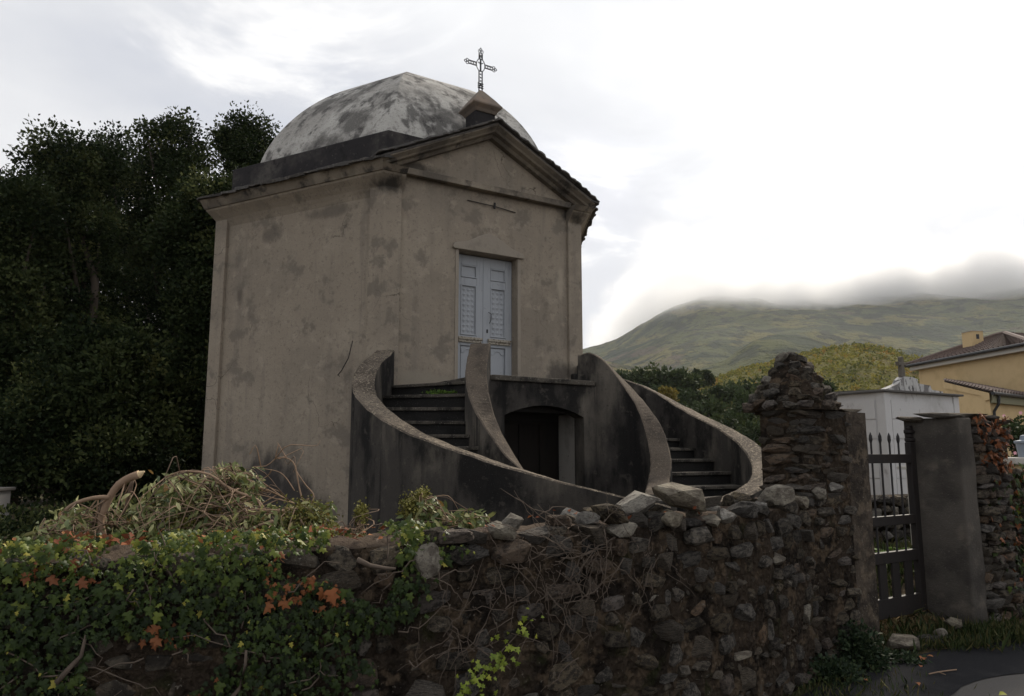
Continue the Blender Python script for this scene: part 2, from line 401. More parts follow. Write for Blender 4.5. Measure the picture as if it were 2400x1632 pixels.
M['mortar'] = material('wall_earth_mortar', (.05, .038, .028), layers=((4, 8, .46, .62, (.015, .0125, .0105), .9), (7, 8, .52, .62, (.125, .092, .062), .75), (3, 6, .58, .68, (.03, .036, .012), .5), (42, 5, .64, .70, (.26, .23, .19), .7)), bump=((9, 1.0, .07), (22, 1.0, .05, (1, 1, 1), 'vor'), (45, .9, .02)), rough=.98, spec=.05)
M['topsoil'] = material('dry_wall_top_soil', (.105, .08, .06), layers=((8, 7, .45, .65, (.085, .062, .052), .8), (30, 5, .6, .7, (.24, .19, .16), .6)), bump=((14, 1.0, .06), (60, .9, .015)), rough=.98, spec=.05)
M['render_grey'] = material('pillar_cement_render', (.088, .078, .067), layers=((1.3, 7, .46, .64, (.040, .036, .032), .85), (4, 7, .56, .7, (.15, .13, .105), .6), (70, 4, .62, .72, (.2, .18, .155), .6)), bump=((5, .6, .03), (70, .8, .008)), rough=.96, spec=.1)
M['render_brown'] = material('flaking_pillar_render', (.085, .068, .053), layers=((3, 9, .45, .60, (.030, .025, .021), .9), (7, 8, .52, .62, (.15, .118, .085), .7), (60, 5, .62, .69, (.3, .27, .22), .7)), bump=((8, .9, .05), (22, .8, .03), (70, .8, .008)), rough=.97, spec=.08)
M['asphalt'] = material('old_grey_asphalt', (.10, .092, .084), layers=((2, 5, .5, .7, (.09, .083, .077), .7), (160, 2, .6, .72, (.24, .225, .21), .7)), bump=((150, .9, .008),), rough=.9, spec=.25)
M['asphalt_new'] = material('new_black_asphalt', (.017, .017, .019), layers=((3, 5, .5, .7, (.034, .033, .034), .7), (170, 2, .64, .72, (.11, .105, .10), .7)), bump=((140, 1.0, .01),), rough=.9, spec=.12)
M['ground'] = material('cemetery_ground', (.085, .066, .044), layers=((.9, 6, .45, .65, (.055, .062, .028), .8), (6, 7, .5, .7, (.15, .105, .06), .6), (40, 5, .55, .7, (.04, .033, .024), .6)), bump=((20, .9, .05),), rough=.98, spec=.05)
M['whitewash'] = material('tomb_whitewash', (.52, .51, .50), layers=((1.5, 6, .5, .7, (.40, .385, .37), .7), (6, 8, .60, .70, (.2, .18, .17), .6, (1, 1, .4)), (.7, 5, .5, .7, (.47, .455, .46), .6)), bump=((8, .3, .02),), rough=.95, spec=.1)
M['whitewash_stain'] = material('stained_tomb_gable', (.47, .46, .44), layers=((3, 9, .46, .58, (.15, .14, .135), .9, (1.4, 1.4, .3)), (9, 8, .54, .62, (.06, .056, .056), .85, (1, 1, .5))), bump=((12, .3, .02),), rough=.95, spec=.1)
M['shaded_whitewash'] = material('shaded_tomb_wash', (.26, .255, .25), layers=((3, 7, .5, .65, (.13, .125, .12), .7),), rough=.95)  # white tomb wash greyed, the shade it stands in put into the colour
M['graystone'] = material('grey_cross_stone', (.13, .115, .095), layers=((8, 6, .5, .7, (.09, .082, .07), .7),), bump=((30, .5, .01),), rough=.95)
M['tombdark'] = material('tomb_roof_edge', (.10, .095, .09), rough=.9)
M['ochre'] = material('ochre_house_render', (.58, .43, .235), layers=((1, 5, .45, .7, (.44, .315, .165), .6), (30, 4, .5, .75, (.46, .33, .175), .5)), bump=((60, .2, .006),), rough=.95, spec=.1)
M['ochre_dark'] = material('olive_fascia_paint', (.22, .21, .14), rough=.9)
M['fascia'] = material('grey_white_fascia', (.46, .43, .38), rough=.85)
M['gutter'] = material('dark_gutter_metal', (.03, .031, .034), rough=.5, spec=.4)
M['tile'] = material('brown_roof_tile', (.135, .10, .086), layers=((3, 5, .45, .7, (.085, .066, .06), .7), (14, 5, .55, .7, (.20, .15, .125), .6)), rough=.85, spec=.15)
M['wood_gate'] = material('black_stained_gate_wood', (.013, .010, .009), layers=((6, 6, .5, .7, (.024, .016, .012), .7, (5, 5, .4)),), bump=((50, .4, .004, (4, 4, .3)),), rough=.65, spec=.3)
M['bark'] = material('tree_bark', (.07, .055, .042), layers=((8, 6, .5, .7, (.035, .028, .022), .8, (1, 1, .3)),), bump=((20, .8, .03, (1, 1, .3)),), rough=.95)
M['branch'] = material('cut_branch_bark', (.27, .185, .125), layers=((10, 6, .5, .7, (.17, .115, .08), .7), (40, 4, .62, .72, (.33, .26, .2), .5)), bump=((40, .5, .006),), rough=.9)
M['branch_dark'] = material('dark_twig_bark', (.13, .092, .066), layers=((14, 6, .5, .7, (.07, .05, .038), .7),), bump=((40, .5, .006),), rough=.9)  # darker bark tone for some of the stems and twigs
M['cutwood'] = material('fresh_cut_wood', (.62, .47, .28), rough=.8)
M['vine'] = material('dry_vine_bark', (.115, .09, .070), layers=((20, 5, .5, .7, (.075, .058, .047), .7),), rough=.95)
M['leaf_oak'] = material('dark_evergreen_leaf', (0, 0, 0), attr=((0, (.010, .017, .007)), (.4, (.024, .036, .013)), (.75, (.060, .074, .026)), (1, (.13, .14, .05))), rough=.75, trans=.12, spec=.08)
M['leaf_far'] = material('wood_foliage', (0, 0, 0), attr=((0, (.022, .034, .014)), (.5, (.042, .060, .022)), (.85, (.075, .092, .032)), (1, (.125, .125, .042))), rough=.7, trans=.15, spec=.15)
M['leaf_yellow'] = material('yellowing_foliage', (0, 0, 0), attr=((0, (.10, .085, .02)), (1, (.24, .18, .035))), rough=.7, trans=.2, spec=.15)
M['leaf_ivy'] = material('ivy_leaf', (0, 0, 0), attr=((0, (.010, .018, .005)), (.35, (.026, .044, .009)), (.62, (.062, .088, .016)), (.82, (.14, .165, .028)), (.93, (.24, .24, .045)), (.955, (.30, .26, .05)), (.965, (.23, .085, .03)), (1, (.13, .045, .02))), rough=.5, trans=.12, spec=.18)
M['leaf_dry'] = material('dry_red_leaf', (0, 0, 0), attr=((0, (.11, .035, .017)), (.6, (.23, .075, .032)), (1, (.33, .15, .065))), rough=.8, trans=.15, spec=.15)
M['leaf_laurel'] = material('wilting_laurel_leaf', (0, 0, 0), attr=((0, (.04, .06, .018)), (.3, (.10, .125, .04)), (.65, (.23, .24, .09)), (.93, (.42, .40, .20)), (1, (.25, .15, .05))), rough=.55, trans=.15, spec=.3)
M['berry'] = material('green_berry_cluster', (0, 0, 0), attr=((0, (.075, .07, .016)), (.6, (.155, .145, .032)), (1, (.26, .235, .065))), rough=.7, spec=.2)
M['leaf_lime'] = material('lime_ivy_leaf', (0, 0, 0), attr=((0, (.14, .20, .03)), (.8, (.28, .33, .045)), (1, (.45, .40, .05))), rough=.5, trans=.2, spec=.3)
M['grass'] = material('verge_grass', (0, 0, 0), attr=((0, (.022, .035, .012)), (.6, (.05, .07, .02)), (1, (.13, .11, .045))), rough=.7, trans=.15, spec=.2)
M['straw'] = material('dry_grass', (0, 0, 0), attr=((0, (.09, .06, .03)), (.6, (.17, .12, .06)), (1, (.26, .19, .1))), rough=.85, spec=.1)
M['fern'] = material('fern_leaf', (0, 0, 0), attr=((0, (.05, .11, .02)), (1, (.16, .25, .05))), rough=.6, trans=.25, spec=.2)
M['flower'] = material('pink_flower', (.75, .42, .48), rough=.7)
M['bluegrey'] = material('painted_grave_urn', (.22, .25, .29), rough=.7)
M['maquis'] = material('maquis_hill', (.13, .122, .03), layers=((.035, 7, .42, .62, (.105, .072, .022), .8), (.09, 8, .5, .68, (.042, .056, .018), .85), (.5, 6, .5, .7, (.12, .105, .035), .6), (.3, 7, .56, .7, (.028, .038, .014), .7)), bump=((.25, 1.0, 2.5), (.9, 1.0, .8)), rough=.98, spec=.05)
M['mountain'] = material('mountain_slope', (.075, .084, .028), layers=((.0035, 8, .44, .56, (.022, .036, .015), .9), (.010, 10, .50, .58, (.16, .138, .042), .75), (.028, 9, .50, .58, (.012, .020, .009), .85), (.006, 10, .60, .66, (.11, .075, .055), .7), (.16, 5, .55, .66, (.015, .022, .010), .7)), bump=((.010, 1.0, 60), (.05, 1.0, 14)), rough=.98, spec=.05)


# ------------------------------------------------------------------ wall line, ground, road
WALL = crv([(-7.5, 2.75), (-5.6, 2.78), (-3.6, 2.93), (-2.0, 3.2), (-0.6, 3.6), (.5, 4.1), (1.35, 4.7), (1.95, 5.32), (2.26, 5.70)], 240)
_seg = np.linalg.norm(np.diff(WALL, axis=0), axis=1); WLEN = np.concatenate([[0], np.cumsum(_seg)])


def wall_at(s):
    """(point xy, tangent, normal towards the road) at arc length s"""
    x = np.interp(s, WLEN, WALL[:, 0]); y = np.interp(s, WLEN, WALL[:, 1])
    e = .05
    t = np.array([np.interp(s + e, WLEN, WALL[:, 0]) - np.interp(s - e, WLEN, WALL[:, 0]), np.interp(s + e, WLEN, WALL[:, 1]) - np.interp(s - e, WLEN, WALL[:, 1])])
    t /= np.linalg.norm(t) + 1e-9
    return np.array([x, y]), t, np.array([t[1], -t[0]])


def wall_top(s): return float(np.interp(s, [0, 4.5, 6.5, 8.0, 9.2, 10.2, 11], [1.13, 1.14, 1.17, 1.20, 1.22, 1.24, 1.25]))


WEND = float(WLEN[-1])
P1R = np.array([2.97, 6.21]); E1 = unit(np.array([.82, .572])); B1 = np.array([-E1[1], E1[0]]); P1W = .95; P1L = P1R - P1W * E1
P2N = np.array([4.20, 6.94]); E2 = unit(np.array([.85, .53])); B2 = unit(np.array([-.62, .70]))
FRONT_LINE = np.vstack([WALL[::12], [P1L], [P1R], [P2N], [P2N + 3 * E2], [P2N + 30 * E2]])


def side_dist(x, y):
    """signed distance to the wall line, positive on the cemetery side"""
    best = 1e9; sg = 1
    for a, b in zip(FRONT_LINE[:-1], FRONT_LINE[1:]):
        ab = b - a; t = np.clip(((x - a[0]) * ab[0] + (y - a[1]) * ab[1]) / (ab @ ab + 1e-9), 0, 1)
        q = a + ab * t; d = math.hypot(x - q[0], y - q[1])
        if d < best:
            best = d; sg = 1 if ab[0] * (y - a[1]) - ab[1] * (x - a[0]) > 0 else -1
    return best * sg


def ground_z(x, y):
    if x < -8 and y < 2.7: d = -1
    else: d = side_dist(x, y)
    if d < .15: return 0.0
    gate = math.exp(-(((x - 3.4) / 1.0) ** 2 + ((y - 6.8) / 1.0) ** 2))
    h = .42 * min(1, (d - .15) / .4) * (1 - .85 * gate)
    return h


def build_ground():
    rad = [0] + list(np.linspace(1.0, 9, 41)) + list(np.geomspace(9.5, 9000, 40))
    nseg = 160; V = []; F = []
    V.append((0, 0, 0))
    for r in rad[1:]:
        for k in range(nseg):
            a = 2 * math.pi * k / nseg; x, y = r * math.sin(a), r * math.cos(a)
            z = ground_z(x, y) if r < 40 else (.42 if y > 2 else 0.0)
            V.append((x, y, z))
    for k in range(nseg): F.append((0, 1 + k, 1 + (k + 1) % nseg))
    for j in range(len(rad) - 2):
        for k in range(nseg):
            a = 1 + j * nseg + k; b = 1 + j * nseg + (k + 1) % nseg
            F.append((a, a + nseg, b + nseg, b))
    me = bpy.data.meshes.new('ground'); me.from_pydata(V, [], F); me.update()
    bm = bmesh.new(); bm.from_mesh(me); bmesh.ops.recalc_face_normals(bm, faces=bm.faces); bm.to_mesh(me); bm.free()
    tag(link('ground', me, (M['ground'],)), kind='structure')


build_ground()
edge = [(-40, .2), (-7, 2.2), (-3.6, 2.45), (-1.6, 2.9), (-.3, 3.4), (.8, 4.1), (1.5, 4.75), (1.95, 5.2), (2.4, 5.62), (2.83, 5.92), (3.51, 6.32), (4.55, 6.83), (6, 7.5), (9, 9.0), (40, 27)]
mb = MB(); mb.add([(x, y, .006) for x, y in edge] + [(40, -30, .006), (-40, -30, .006)], (tuple(range(len(edge) + 2)),)); tag(mb.build('road', M['asphalt']), kind='structure')
inner = [(-40, -.6), (-7, 1.5), (-3, 1.9), (-.5, 2.6), (1.0, 3.7), (2.1, 4.6), (2.85, 5.12), (3.15, 5.40), (3.55, 5.62), (4.3, 5.83), (6, 6.4), (9, 7.8), (40, 25.5)]
sm_e = crv(edge[1:-1], 60); sm_i = crv(inner[1:-1], 60)
mb = MB(); ring = [(x, y, .012 + 0 * x) for x, y in sm_e] + [(x, y, .012) for x, y in sm_i[::-1]]
mb.add([(a[0], a[1], .012) for a in sm_e] + [(a[0], a[1], .012) for a in sm_i], [(i, i + 1, 60 + i + 1, 60 + i) for i in range(59)])
tag(mb.build('road_patch', M['asphalt_new']), kind='structure')

# ------------------------------------------------------------------ chapel frame
S = 4.3
O = np.array([-.483 * S, 3.425 * S]); YAW = R(-58.4)
RW, RF, RS, RD, RDOME = .881 * S, .924 * S, .961 * S, .826 * S, 3.116
C30 = math.cos(math.pi / 6); AP = RW * C30
NF = np.array([math.cos(YAW), math.sin(YAW)]); DF = np.array([-NF[1], NF[0]])
F0 = O + NF * AP


def hexc(Rr, k): a = YAW + (k - .5) * math.pi / 3; return O + Rr * np.array([math.cos(a), math.sin(a)])


def L3(u, v, z):   # local front frame: u right along the front face, v outwards
    q = F0 + DF * u + NF * v; return Vector((q[0], q[1], z))


def face_frame(k):
    a = YAW + k * math.pi / 3; n = np.array([math.cos(a), math.sin(a)]); d = np.array([-n[1], n[0]]); c = O + n * AP
    return lambda u, v, z: Vector((*(c + d * u + n * v), z))


chapel = tag(empty('chapel', (O[0], O[1], .42)), 'six-sided weathered plaster funeral chapel with whitewashed dome and pediment over the blue-grey door', 'chapel')
HALF = RW / 2
WV = -.06      # wall plane behind the pilasters
ZB, ZC = .2, 5.62
RISE = 1.02    # pediment rise
# --- walls
mb = MB()
for k in range(6):
    f = face_frame(k); h = HALF - .03
    if k: mb.quad(f(-h, WV, ZB), f(h, WV, ZB), f(h, WV, 5.95), f(-h, WV, 5.95))
    else:
        dw, z0, z1 = .56, 2.5, 4.90
        mb.quad(f(-h, WV, ZB), f(-dw, WV, ZB), f(-dw, WV, 5.95), f(-h, WV, 5.95))
        mb.quad(f(dw, WV, ZB), f(h, WV, ZB), f(h, WV, 5.95), f(dw, WV, 5.95))
        mb.quad(f(-dw, WV, z1), f(dw, WV, z1), f(dw, WV, 5.95), f(-dw, WV, 5.95))
        mb.quad(f(-dw, WV, ZB), f(dw, WV, ZB), f(dw, WV, z0), f(-dw, WV, z0))
        # door reveals
        rv = WV - .20
        mb.quad(f(-dw, WV, z0), f(-dw, rv, z0), f(-dw, rv, z1), f(-dw, WV, z1))
        mb.quad(f(dw, WV, z0), f(dw, WV, z1), f(dw, rv, z1), f(dw, rv, z0))
        mb.quad(f(-dw, WV, z1), f(-dw, rv, z1), f(dw, rv, z1), f(dw, WV, z1))
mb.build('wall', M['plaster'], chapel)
# --- tympanum
mb = MB(); tv = -.07
mb.extrude([L3(-1.9, tv, 5.96), L3(1.9, tv, 5.96), L3(0, tv, 6.98)], Vector((-NF[0], -NF[1], 0)) * .2)
mb.build('tympanum', M['plaster'], chapel)
# --- corner pilasters
for k in range(6):
    fa, fb = face_frame(k - 1), face_frame(k); w = .29
    qa0, qa1 = fa(HALF - w, 0, 0), fa(HALF - w, WV - .05, 0); qb0, qb1 = fb(-HALF + w, 0, 0), fb(-HALF + w, WV - .05, 0)
    c0 = hexc(RW, k); c1 = hexc(RW - .12, k)
    mb = MB(); mb.prism([qa0.xy, c0, qb0.xy, qb1.xy, c1, qa1.xy], ZB, 5.93)
    mb.build('pilaster', M['plaster'], chapel, bevel=.012)
# --- cornice on five faces with returns on the front, swept profile (out, z)
prof = [(-.14, 5.60), (-.0585, 5.60), (-.03, 5.665), (.01, 5.73), (.07, 5.80), (.14, 5.87), (.155, 5.90), (.175, 5.905), (.245, 6.05), (.245, 6.065), (-.12, 6.065)]
for k in range(1, 6):
    f = face_frame(k); rings = []
    for e in (-1, 1):
        rings.append([f(e * (HALF + o_ * math.tan(math.pi / 6)), o_, z) for o_, z in prof])
    mb = MB(); mb.sweep(rings); mb.m = [1 if (q % len(prof)) < 6 and q < len(prof) else 0 for q in range(len(mb.m))]; mb.build('cornice', (M['cornice'], M['plaster']), chapel)
for e in (-1, 1):
    f = face_frame(0); rings = []
    for q in (0, 1):
        rings.append([f(e * ((HALF + o_ * math.tan(math.pi / 6)) if q == 0 else 1.60), o_, min(z, 5.985)) for o_, z in prof[:-2]] + [f(e * ((HALF + .2 * .577) if q == 0 else 1.60), .2, 5.99), f(e * (HALF - .07 if q == 0 else 1.60), -.12, 5.99)])
    mb = MB(); mb.sweep(rings); mb.m = [1 if q < 6 else 0 for q in range(len(mb.m))]; mb.build('cornice_return', (M['cornice'], M['plaster']), chapel)
# --- horizontal band of the pediment
mb = MB(); mb.extrude([L3(-1.58, -.05, 5.955), L3(1.62, -.05, 5.955), L3(1.62, -.05, 6.06), L3(-1.58, -.05, 6.06)], Vector((NF[0], NF[1], 0)) * .13)
mb.build('pediment_band', M['cornice'], chapel, bevel=.01)
# --- raking cornices
rprof = [(-.10, -.15), (.035, -.15), (.07, -.10), (.15, -.08), (.17, -.05), (.24, 0.0), (.24, .02), (-.10, .02)]
for e in (-1, 1):
    rings = []
    for t in (0.0, 1.0):
        rings.append([L3(e * (2.03 * (1 - t)), v, 6.05 + RISE * t + dz) for v, dz in rprof])
    mb = MB(); mb.sweep(rings); mb.build('raking_cornice', M['cornice'], chapel)
# --- drum
mb = MB(); mb.prism([hexc(RD, k) for k in range(6)], 5.9, 6.74); drum = mb.build('drum', M['mould'], chapel, bevel=.02)
# --- dome: cloister vault with six panels
mb = MB(); prev = None
th = np.linspace(0, math.pi / 2, 26); sub = 8
for k in range(6):
    V = []
    for t in th:
        r = RDOME * max(math.cos(t), 0) ** 1.1137; z = 6.735 + 2.585 * math.sin(t) ** 1.2968
        a, b = hexc(r, k), hexc(r, k + 1)
        V.append([(*(a + (b - a) * s / sub), z) for s in range(sub + 1)])
    flat = [p for row in V for p in row]; n = sub + 1
    mb.add(flat, [(j * n + i, j * n + i + 1, (j + 1) * n + i + 1, (j + 1) * n + i) for j in range(len(th) - 1) for i in range(sub)])
dome = mb.build('dome', M['dome'], chapel, smooth=True)
bm = bmesh.new(); bm.from_mesh(dome.data); bmesh.ops.remove_doubles(bm, verts=bm.verts, dist=.002)
for e_ in bm.edges:
    if len(e_.link_faces) == 2 and e_.calc_face_angle(0) > R(35) and abs(e_.verts[0].co.z - e_.verts[1].co.z) > .01: e_.smooth = False
bmesh.ops.recalc_face_normals(bm, faces=bm.faces)
bm.to_mesh(dome.data); bm.free()
# --- roof skirt and pediment roof
mb = MB()
for k in range(1, 6):
    f = face_frame(k); o2 = (RD - RW) * C30 - .02
    a0, a1 = HALF + .23 * .577, HALF + o2 * .577
    mb.extrude([f(-a0, .23, 6.072), f(a0, .23, 6.072), f(a1, o2, 6.22), f(-a1, o2, 6.22)], (0, 0, -.03))
for e in (-1, 1):
    mb.extrude([L3(e * 2.06, .23, 6.066), L3(0, .23, 6.073 + RISE), L3(0, -1.25, 6.073 + RISE), L3(e * 2.06, -.55, 6.066)], (0, 0, .03))
roof = mb.build('roof', M['slate'], chapel)
# individual slates along the eaves and the rakes
slate_meshes = []
for i in range(6):
    bm = bmesh.new(); w, l, t = .36, .34, .028
    n = 5; top = []
    pts = [(-w / 2, -l / 2), (-w / 2 + .02, l * .45)] + [(-w / 2 + w * j / n, l / 2 + random.uniform(-.03, .02)) for j in range(1, n)] + [(w / 2 - .01, l * .45), (w / 2, -l / 2)]
    vt = [bm.verts.new((x, y, t / 2 + random.uniform(-.006, .006))) for x, y in pts]; vb = [bm.verts.new((x, y, -t / 2 + random.uniform(-.004, .004))) for x, y in pts]
    bm.faces.new(vt); bm.faces.new(vb[::-1])
    for j in range(len(pts)): bm.faces.new((vt[j], vb[j], vb[(j + 1) % len(pts)], vt[(j + 1) % len(pts)]))
    bmesh.ops.recalc_face_normals(bm, faces=bm.faces)
    me = bpy.data.meshes.new('slate'); bm.to_mesh(me); bm.free(); me.materials.append(M['slate']); slate_meshes.append(me)


def place_slate(p, xdir, ydir, tilt=0):
    x = Vector(xdir).normalized(); y = Vector(ydir).normalized(); z = x.cross(y).normalized(); y = z.cross(x)
    o = link('slate', random.choice(slate_meshes), (), roof)
    m_ = Matrix((x, y, z)).transposed().to_4x4(); m_.translation = p
    o.matrix_world = m_ @ Matrix.Rotation(random.uniform(-.06, .06) * (1 - tilt), 4, 'Z') @ Matrix.Rotation(random.uniform(-.03, .03) * (1 - tilt), 4, 'Y') @ Matrix.Diagonal((random.uniform(.95, 1.2), random.uniform(.95, 1.05), random.uniform(.8, 1.7 - 2 * tilt), 1))
    o.parent = roof; o.matrix_parent_inverse = Matrix.Translation(-Vector(chapel.location)) if False else roof.matrix_world.inverted()


bpy.context.view_layer.update()
for k in (1, 2, 4, 5):
    f = face_frame(k); n = 13 if k in (1, 5) else 9
    for i in range(n):
        u = -2.05 + 4.1 * (i + .5) / n
        v_ = .155 + random.uniform(-.02, .02)
        d3 = f(u + .1, v_, 0) - f(u, v_, 0); n3 = f(u, v_ + .1, 0) - f(u, v_, 0)
        place_slate(f(u, v_, 6.105 + random.uniform(-.008, .02)), d3, Vector((n3.x, n3.y, -.028)))
for e in (-1, 1):
    for i in range(8):
        t = (i + .5) / 8
        p = L3(e * 2.08 * (1 - t), .14 + random.uniform(-.015, .02), 6.09 + RISE * t + .035 + random.uniform(0, .015))
        x = L3(e * -.1, 0, RISE * .1 / 2.05) - L3(0, 0, 0)
        if e > 0: x = -x
        o_ = place_slate(p, x, Vector((NF[0], NF[1], 0)), .35)
# --- turret pier on the ridge with its cap
mb = MB(); mb.prism([L3(-.20, -.20, 0).xy, L3(.20, -.20, 0).xy, L3(.20, -.56, 0).xy, L3(-.20, -.56, 0).xy][::-1], 6.8, 7.52)
mb.build('turret_pier', M['mould'], chapel, bevel=.015)
mb = MB(); vc = -.38
rg = []
for hw, z in ((.205, 7.47), (.23, 7.52), (.285, 7.575), (.285, 7.60), (.19, 7.74), (.07, 7.90), (.03, 7.95)):
    rg.append([L3(a * hw, vc + b * hw, z) for a, b in ((-1, 1), (1, 1), (1, -1), (-1, -1))])
mb.sweep(rg); mb.build('turret_cap', M['capstone'], chapel)
# --- openwork iron cross
cz, cb = 8.44, 7.93
mb = MB()
def seg(pts, r): mb.tube([L3(u, vc + .0, z) for u, z in pts], r, 5)
for s_ in (-1, 1):
    seg([(s_ * .036, cb), (s_ * .036, cz - .11)], .008); seg([(s_ * .036, cz + .10), (s_ * .036, 8.66)], .008)
    seg([(s_ * .085, cz + .032), (s_ * .25, cz + .032)], .008); seg([(s_ * .085, cz - .032), (s_ * .25, cz - .032)], .008)
for a in range(18):   # ring round the crossing
    t0, t1 = a / 18 * 2 * math.pi, (a + 1) / 18 * 2 * math.pi
    seg([(.085 * math.cos(t0), cz + .12 * math.sin(t0)), (.085 * math.cos(t1), cz + .12 * math.sin(t1))], .008)
def ring(u, z, r):
    p = [(u + r * math.cos(t), z + r * math.sin(t)) for t in np.linspace(0, 2 * math.pi, 13)]; seg(p, .0065)
for u, z in ((0, 8.70), (-.27, cz), (.27, cz)):
    for du, dz in ((-.026, 0), (.026, 0), (0, .028)) if u == 0 else ((0, -.026), (0, .026), (.028 * np.sign(u), 0)): ring(u + du, z + dz, .026)
for z in np.linspace(cb + .05, cz - .14, 6): ring(0, z, .028)
for z in np.linspace(cz + .14, 8.64, 3): ring(0, z, .026)
for u in (-.22, -.17, -.12, .12, .17, .22): ring(u, cz, .024)
seg([(0, cz - .12), (0, cz + .12)], .016); seg([(-.05, cz + .05), (0, cz + .02), (.05, cz + .05)], .009)
for z in (cb + .08, cb + .12, cb + .16): seg([(-.055, z), (.055, z)], .012)
for u, z in ((0, 8.76), (-.325, cz), (.325, cz)): mb.box(L3(u, vc, z), .018, .018, .018)
mb.build('iron_cross', M['iron'], chapel)
# --- door with recessed panels and lozenges
dv = WV - .17
door = MB(); door.extrude([L3(-.56, dv - .04, 2.6), L3(.56, dv - .04, 2.6), L3(.56, dv - .04, 4.9), L3(-.56, dv - .04, 4.9)], Vector((-NF[0], -NF[1], 0)) * .04)
door = door.build('door', M['doorpaint'], chapel)
def fbox(m_, u0, u1, z0, z1, v0, v1):
    m_.extrude([L3(u0, v0, z0), L3(u1, v0, z0), L3(u1, v0, z1), L3(u0, v0, z1)], Vector((NF[0], NF[1], 0)) * (v1 - v0))
for s_ in (-1, 1):
    a, b = (-.555, -.006) if s_ < 0 else (.006, .555)
    mb = MB()
    fbox(mb, a, a + .125, 2.62, 4.88, dv - .04, dv); fbox(mb, b - .125, b, 2.62, 4.88, dv - .04, dv)
    for z0, z1 in ((2.62, 2.78), (3.36, 3.53), (4.38, 4.50), (4.72, 4.88)): fbox(mb, a + .126, b - .126, z0, z1, dv - .04, dv - .002)
    mb.build('door_frame', M['doorpaint'], door, bevel=.006)
    c0, c1 = a + .145, b - .145
    for z0, z1 in ((4.515, 4.705), (3.55, 4.365), (2.80, 3.345)):
        mb = MB(); fbox(mb, c0, c1, z0, z1, dv - .038, dv - .022); mb.build('panel', M['doorpaint'], door, bevel=.005)
    # thin mouldings round the panels
    mb = MB()
    for z0, z1 in ((4.505, 4.715), (3.535, 4.38)):
        for q in ((a + .125, a + .145, z0, z1), (b - .145, b - .125, z0, z1), (a + .145, b - .145, z0, z0 + .018), (a + .145, b - .145, z1 - .018, z1)): fbox(mb, *q, dv - .03, dv + .008)
    mb.build('moulding', M['doorpaint'], door, bevel=.003)
    mb = MB(); cols, rows = 3, 9; w_ = (c1 - c0 - .02) / cols; h_ = (4.345 - 3.57) / rows
    for i in range(cols):
        for j in range(rows):
            cu, czz = c0 + .01 + w_ * (i + .5), 3.57 + h_ * (j + .5)
            pt = [L3(cu - w_ * .5, dv - .0215, czz), L3(cu, dv - .0215, czz - h_ * .5), L3(cu + w_ * .5, dv - .0215, czz), L3(cu, dv - .0215, czz + h_ * .5), L3(cu, dv - .006, czz)]
            mb.add(pt, ((0, 1, 4), (1, 2, 4), (2, 3, 4), (3, 0, 4)))
    o_ = mb.build('lozenge_panel', M['doorpaint'], door)
    o_['kind'] = 'stuff'
    mb = MB(); fbox(mb, a + .07, b - .03, 3.455, 3.50, dv, dv + .045); fbox(mb, a + .08, b - .04, 3.41, 3.455, dv, dv + .028); mb.build('ledge', M['ledge'], door, bevel=.006)
    # scalloped relief at the head of the lower panel
    mb = MB(); cc = (c0 + c1) / 2; hw = (c1 - c0) / 2
    sc = [(c0, 3.33), (c0 + .01, 3.24), (c0 + .05, 3.245), (c0 + .085, 3.29), (cc - .03, 3.30), (cc + .03, 3.30), (c1 - .085, 3.29), (c1 - .05, 3.245), (c1 - .01, 3.24), (c1, 3.33)]
    mb.tube([L3(u, dv - .018, z) for u, z in sc], .008, 5); mb.build('scalloped_relief', M['doorpaint'], door)
mb = MB(); fbox(mb, -.012, .012, 2.62, 4.88, dv - .012, dv + .012); mb.build('astragal', M['doorpaint'], door, bevel=.004)
mb = MB(); fbox(mb, .06, .085, 3.60, 3.66, dv, dv + .008); mb.tube([L3(.085, dv + .02, 3.95), L3(.12, dv + .05, 3.92), L3(.12, dv + .05, 3.82), L3(.10, dv + .03, 3.76)], .006, 5)
mb.build('handle', M['iron'], door)
# --- lintel relief over the door and jamb bands
mb = MB(); ou = Vector((NF[0], NF[1], 0)) * .05
mb.extrude([L3(-.69, WV, 4.93), L3(-.66, WV, 4.905), L3(.655, WV, 4.905), L3(.69, WV, 4.93), L3(.66, WV, 4.985), L3(.42, WV, 5.06), L3(.12, WV, 5.22), L3(-.02, WV, 5.25), L3(-.18, WV, 5.19), L3(-.42, WV, 5.06), L3(-.67, WV, 5.0)], ou)
M['lintel'] = material('pale_lintel_plaster', (0.282, 0.246, 0.200), layers=((4, 6, .5, .7, (0.207, 0.179, 0.147), .7), (40, 4, .5, .72, (0.235, 0.203, 0.165), .5)), bump=((14, .4, .02), (90, .4, .006)), rough=.95, spec=.1)
mb.build('door_pediment', M['lintel'], chapel, bevel=.012)
for s_ in (-1, 1):
    mb = MB(); u0, u1 = sorted((s_ * .563, s_ * .625)); fbox(mb, u0, u1, 2.66, 4.90, WV, WV + .014); mb.build('door_jamb', M['lintel'], chapel, bevel=.006)
# threshold
mb = MB(); fbox(mb, -.62, .62, 2.58, 2.665, WV - .2, WV + .06); mb.build('threshold', M['nosing'], chapel, bevel=.01)
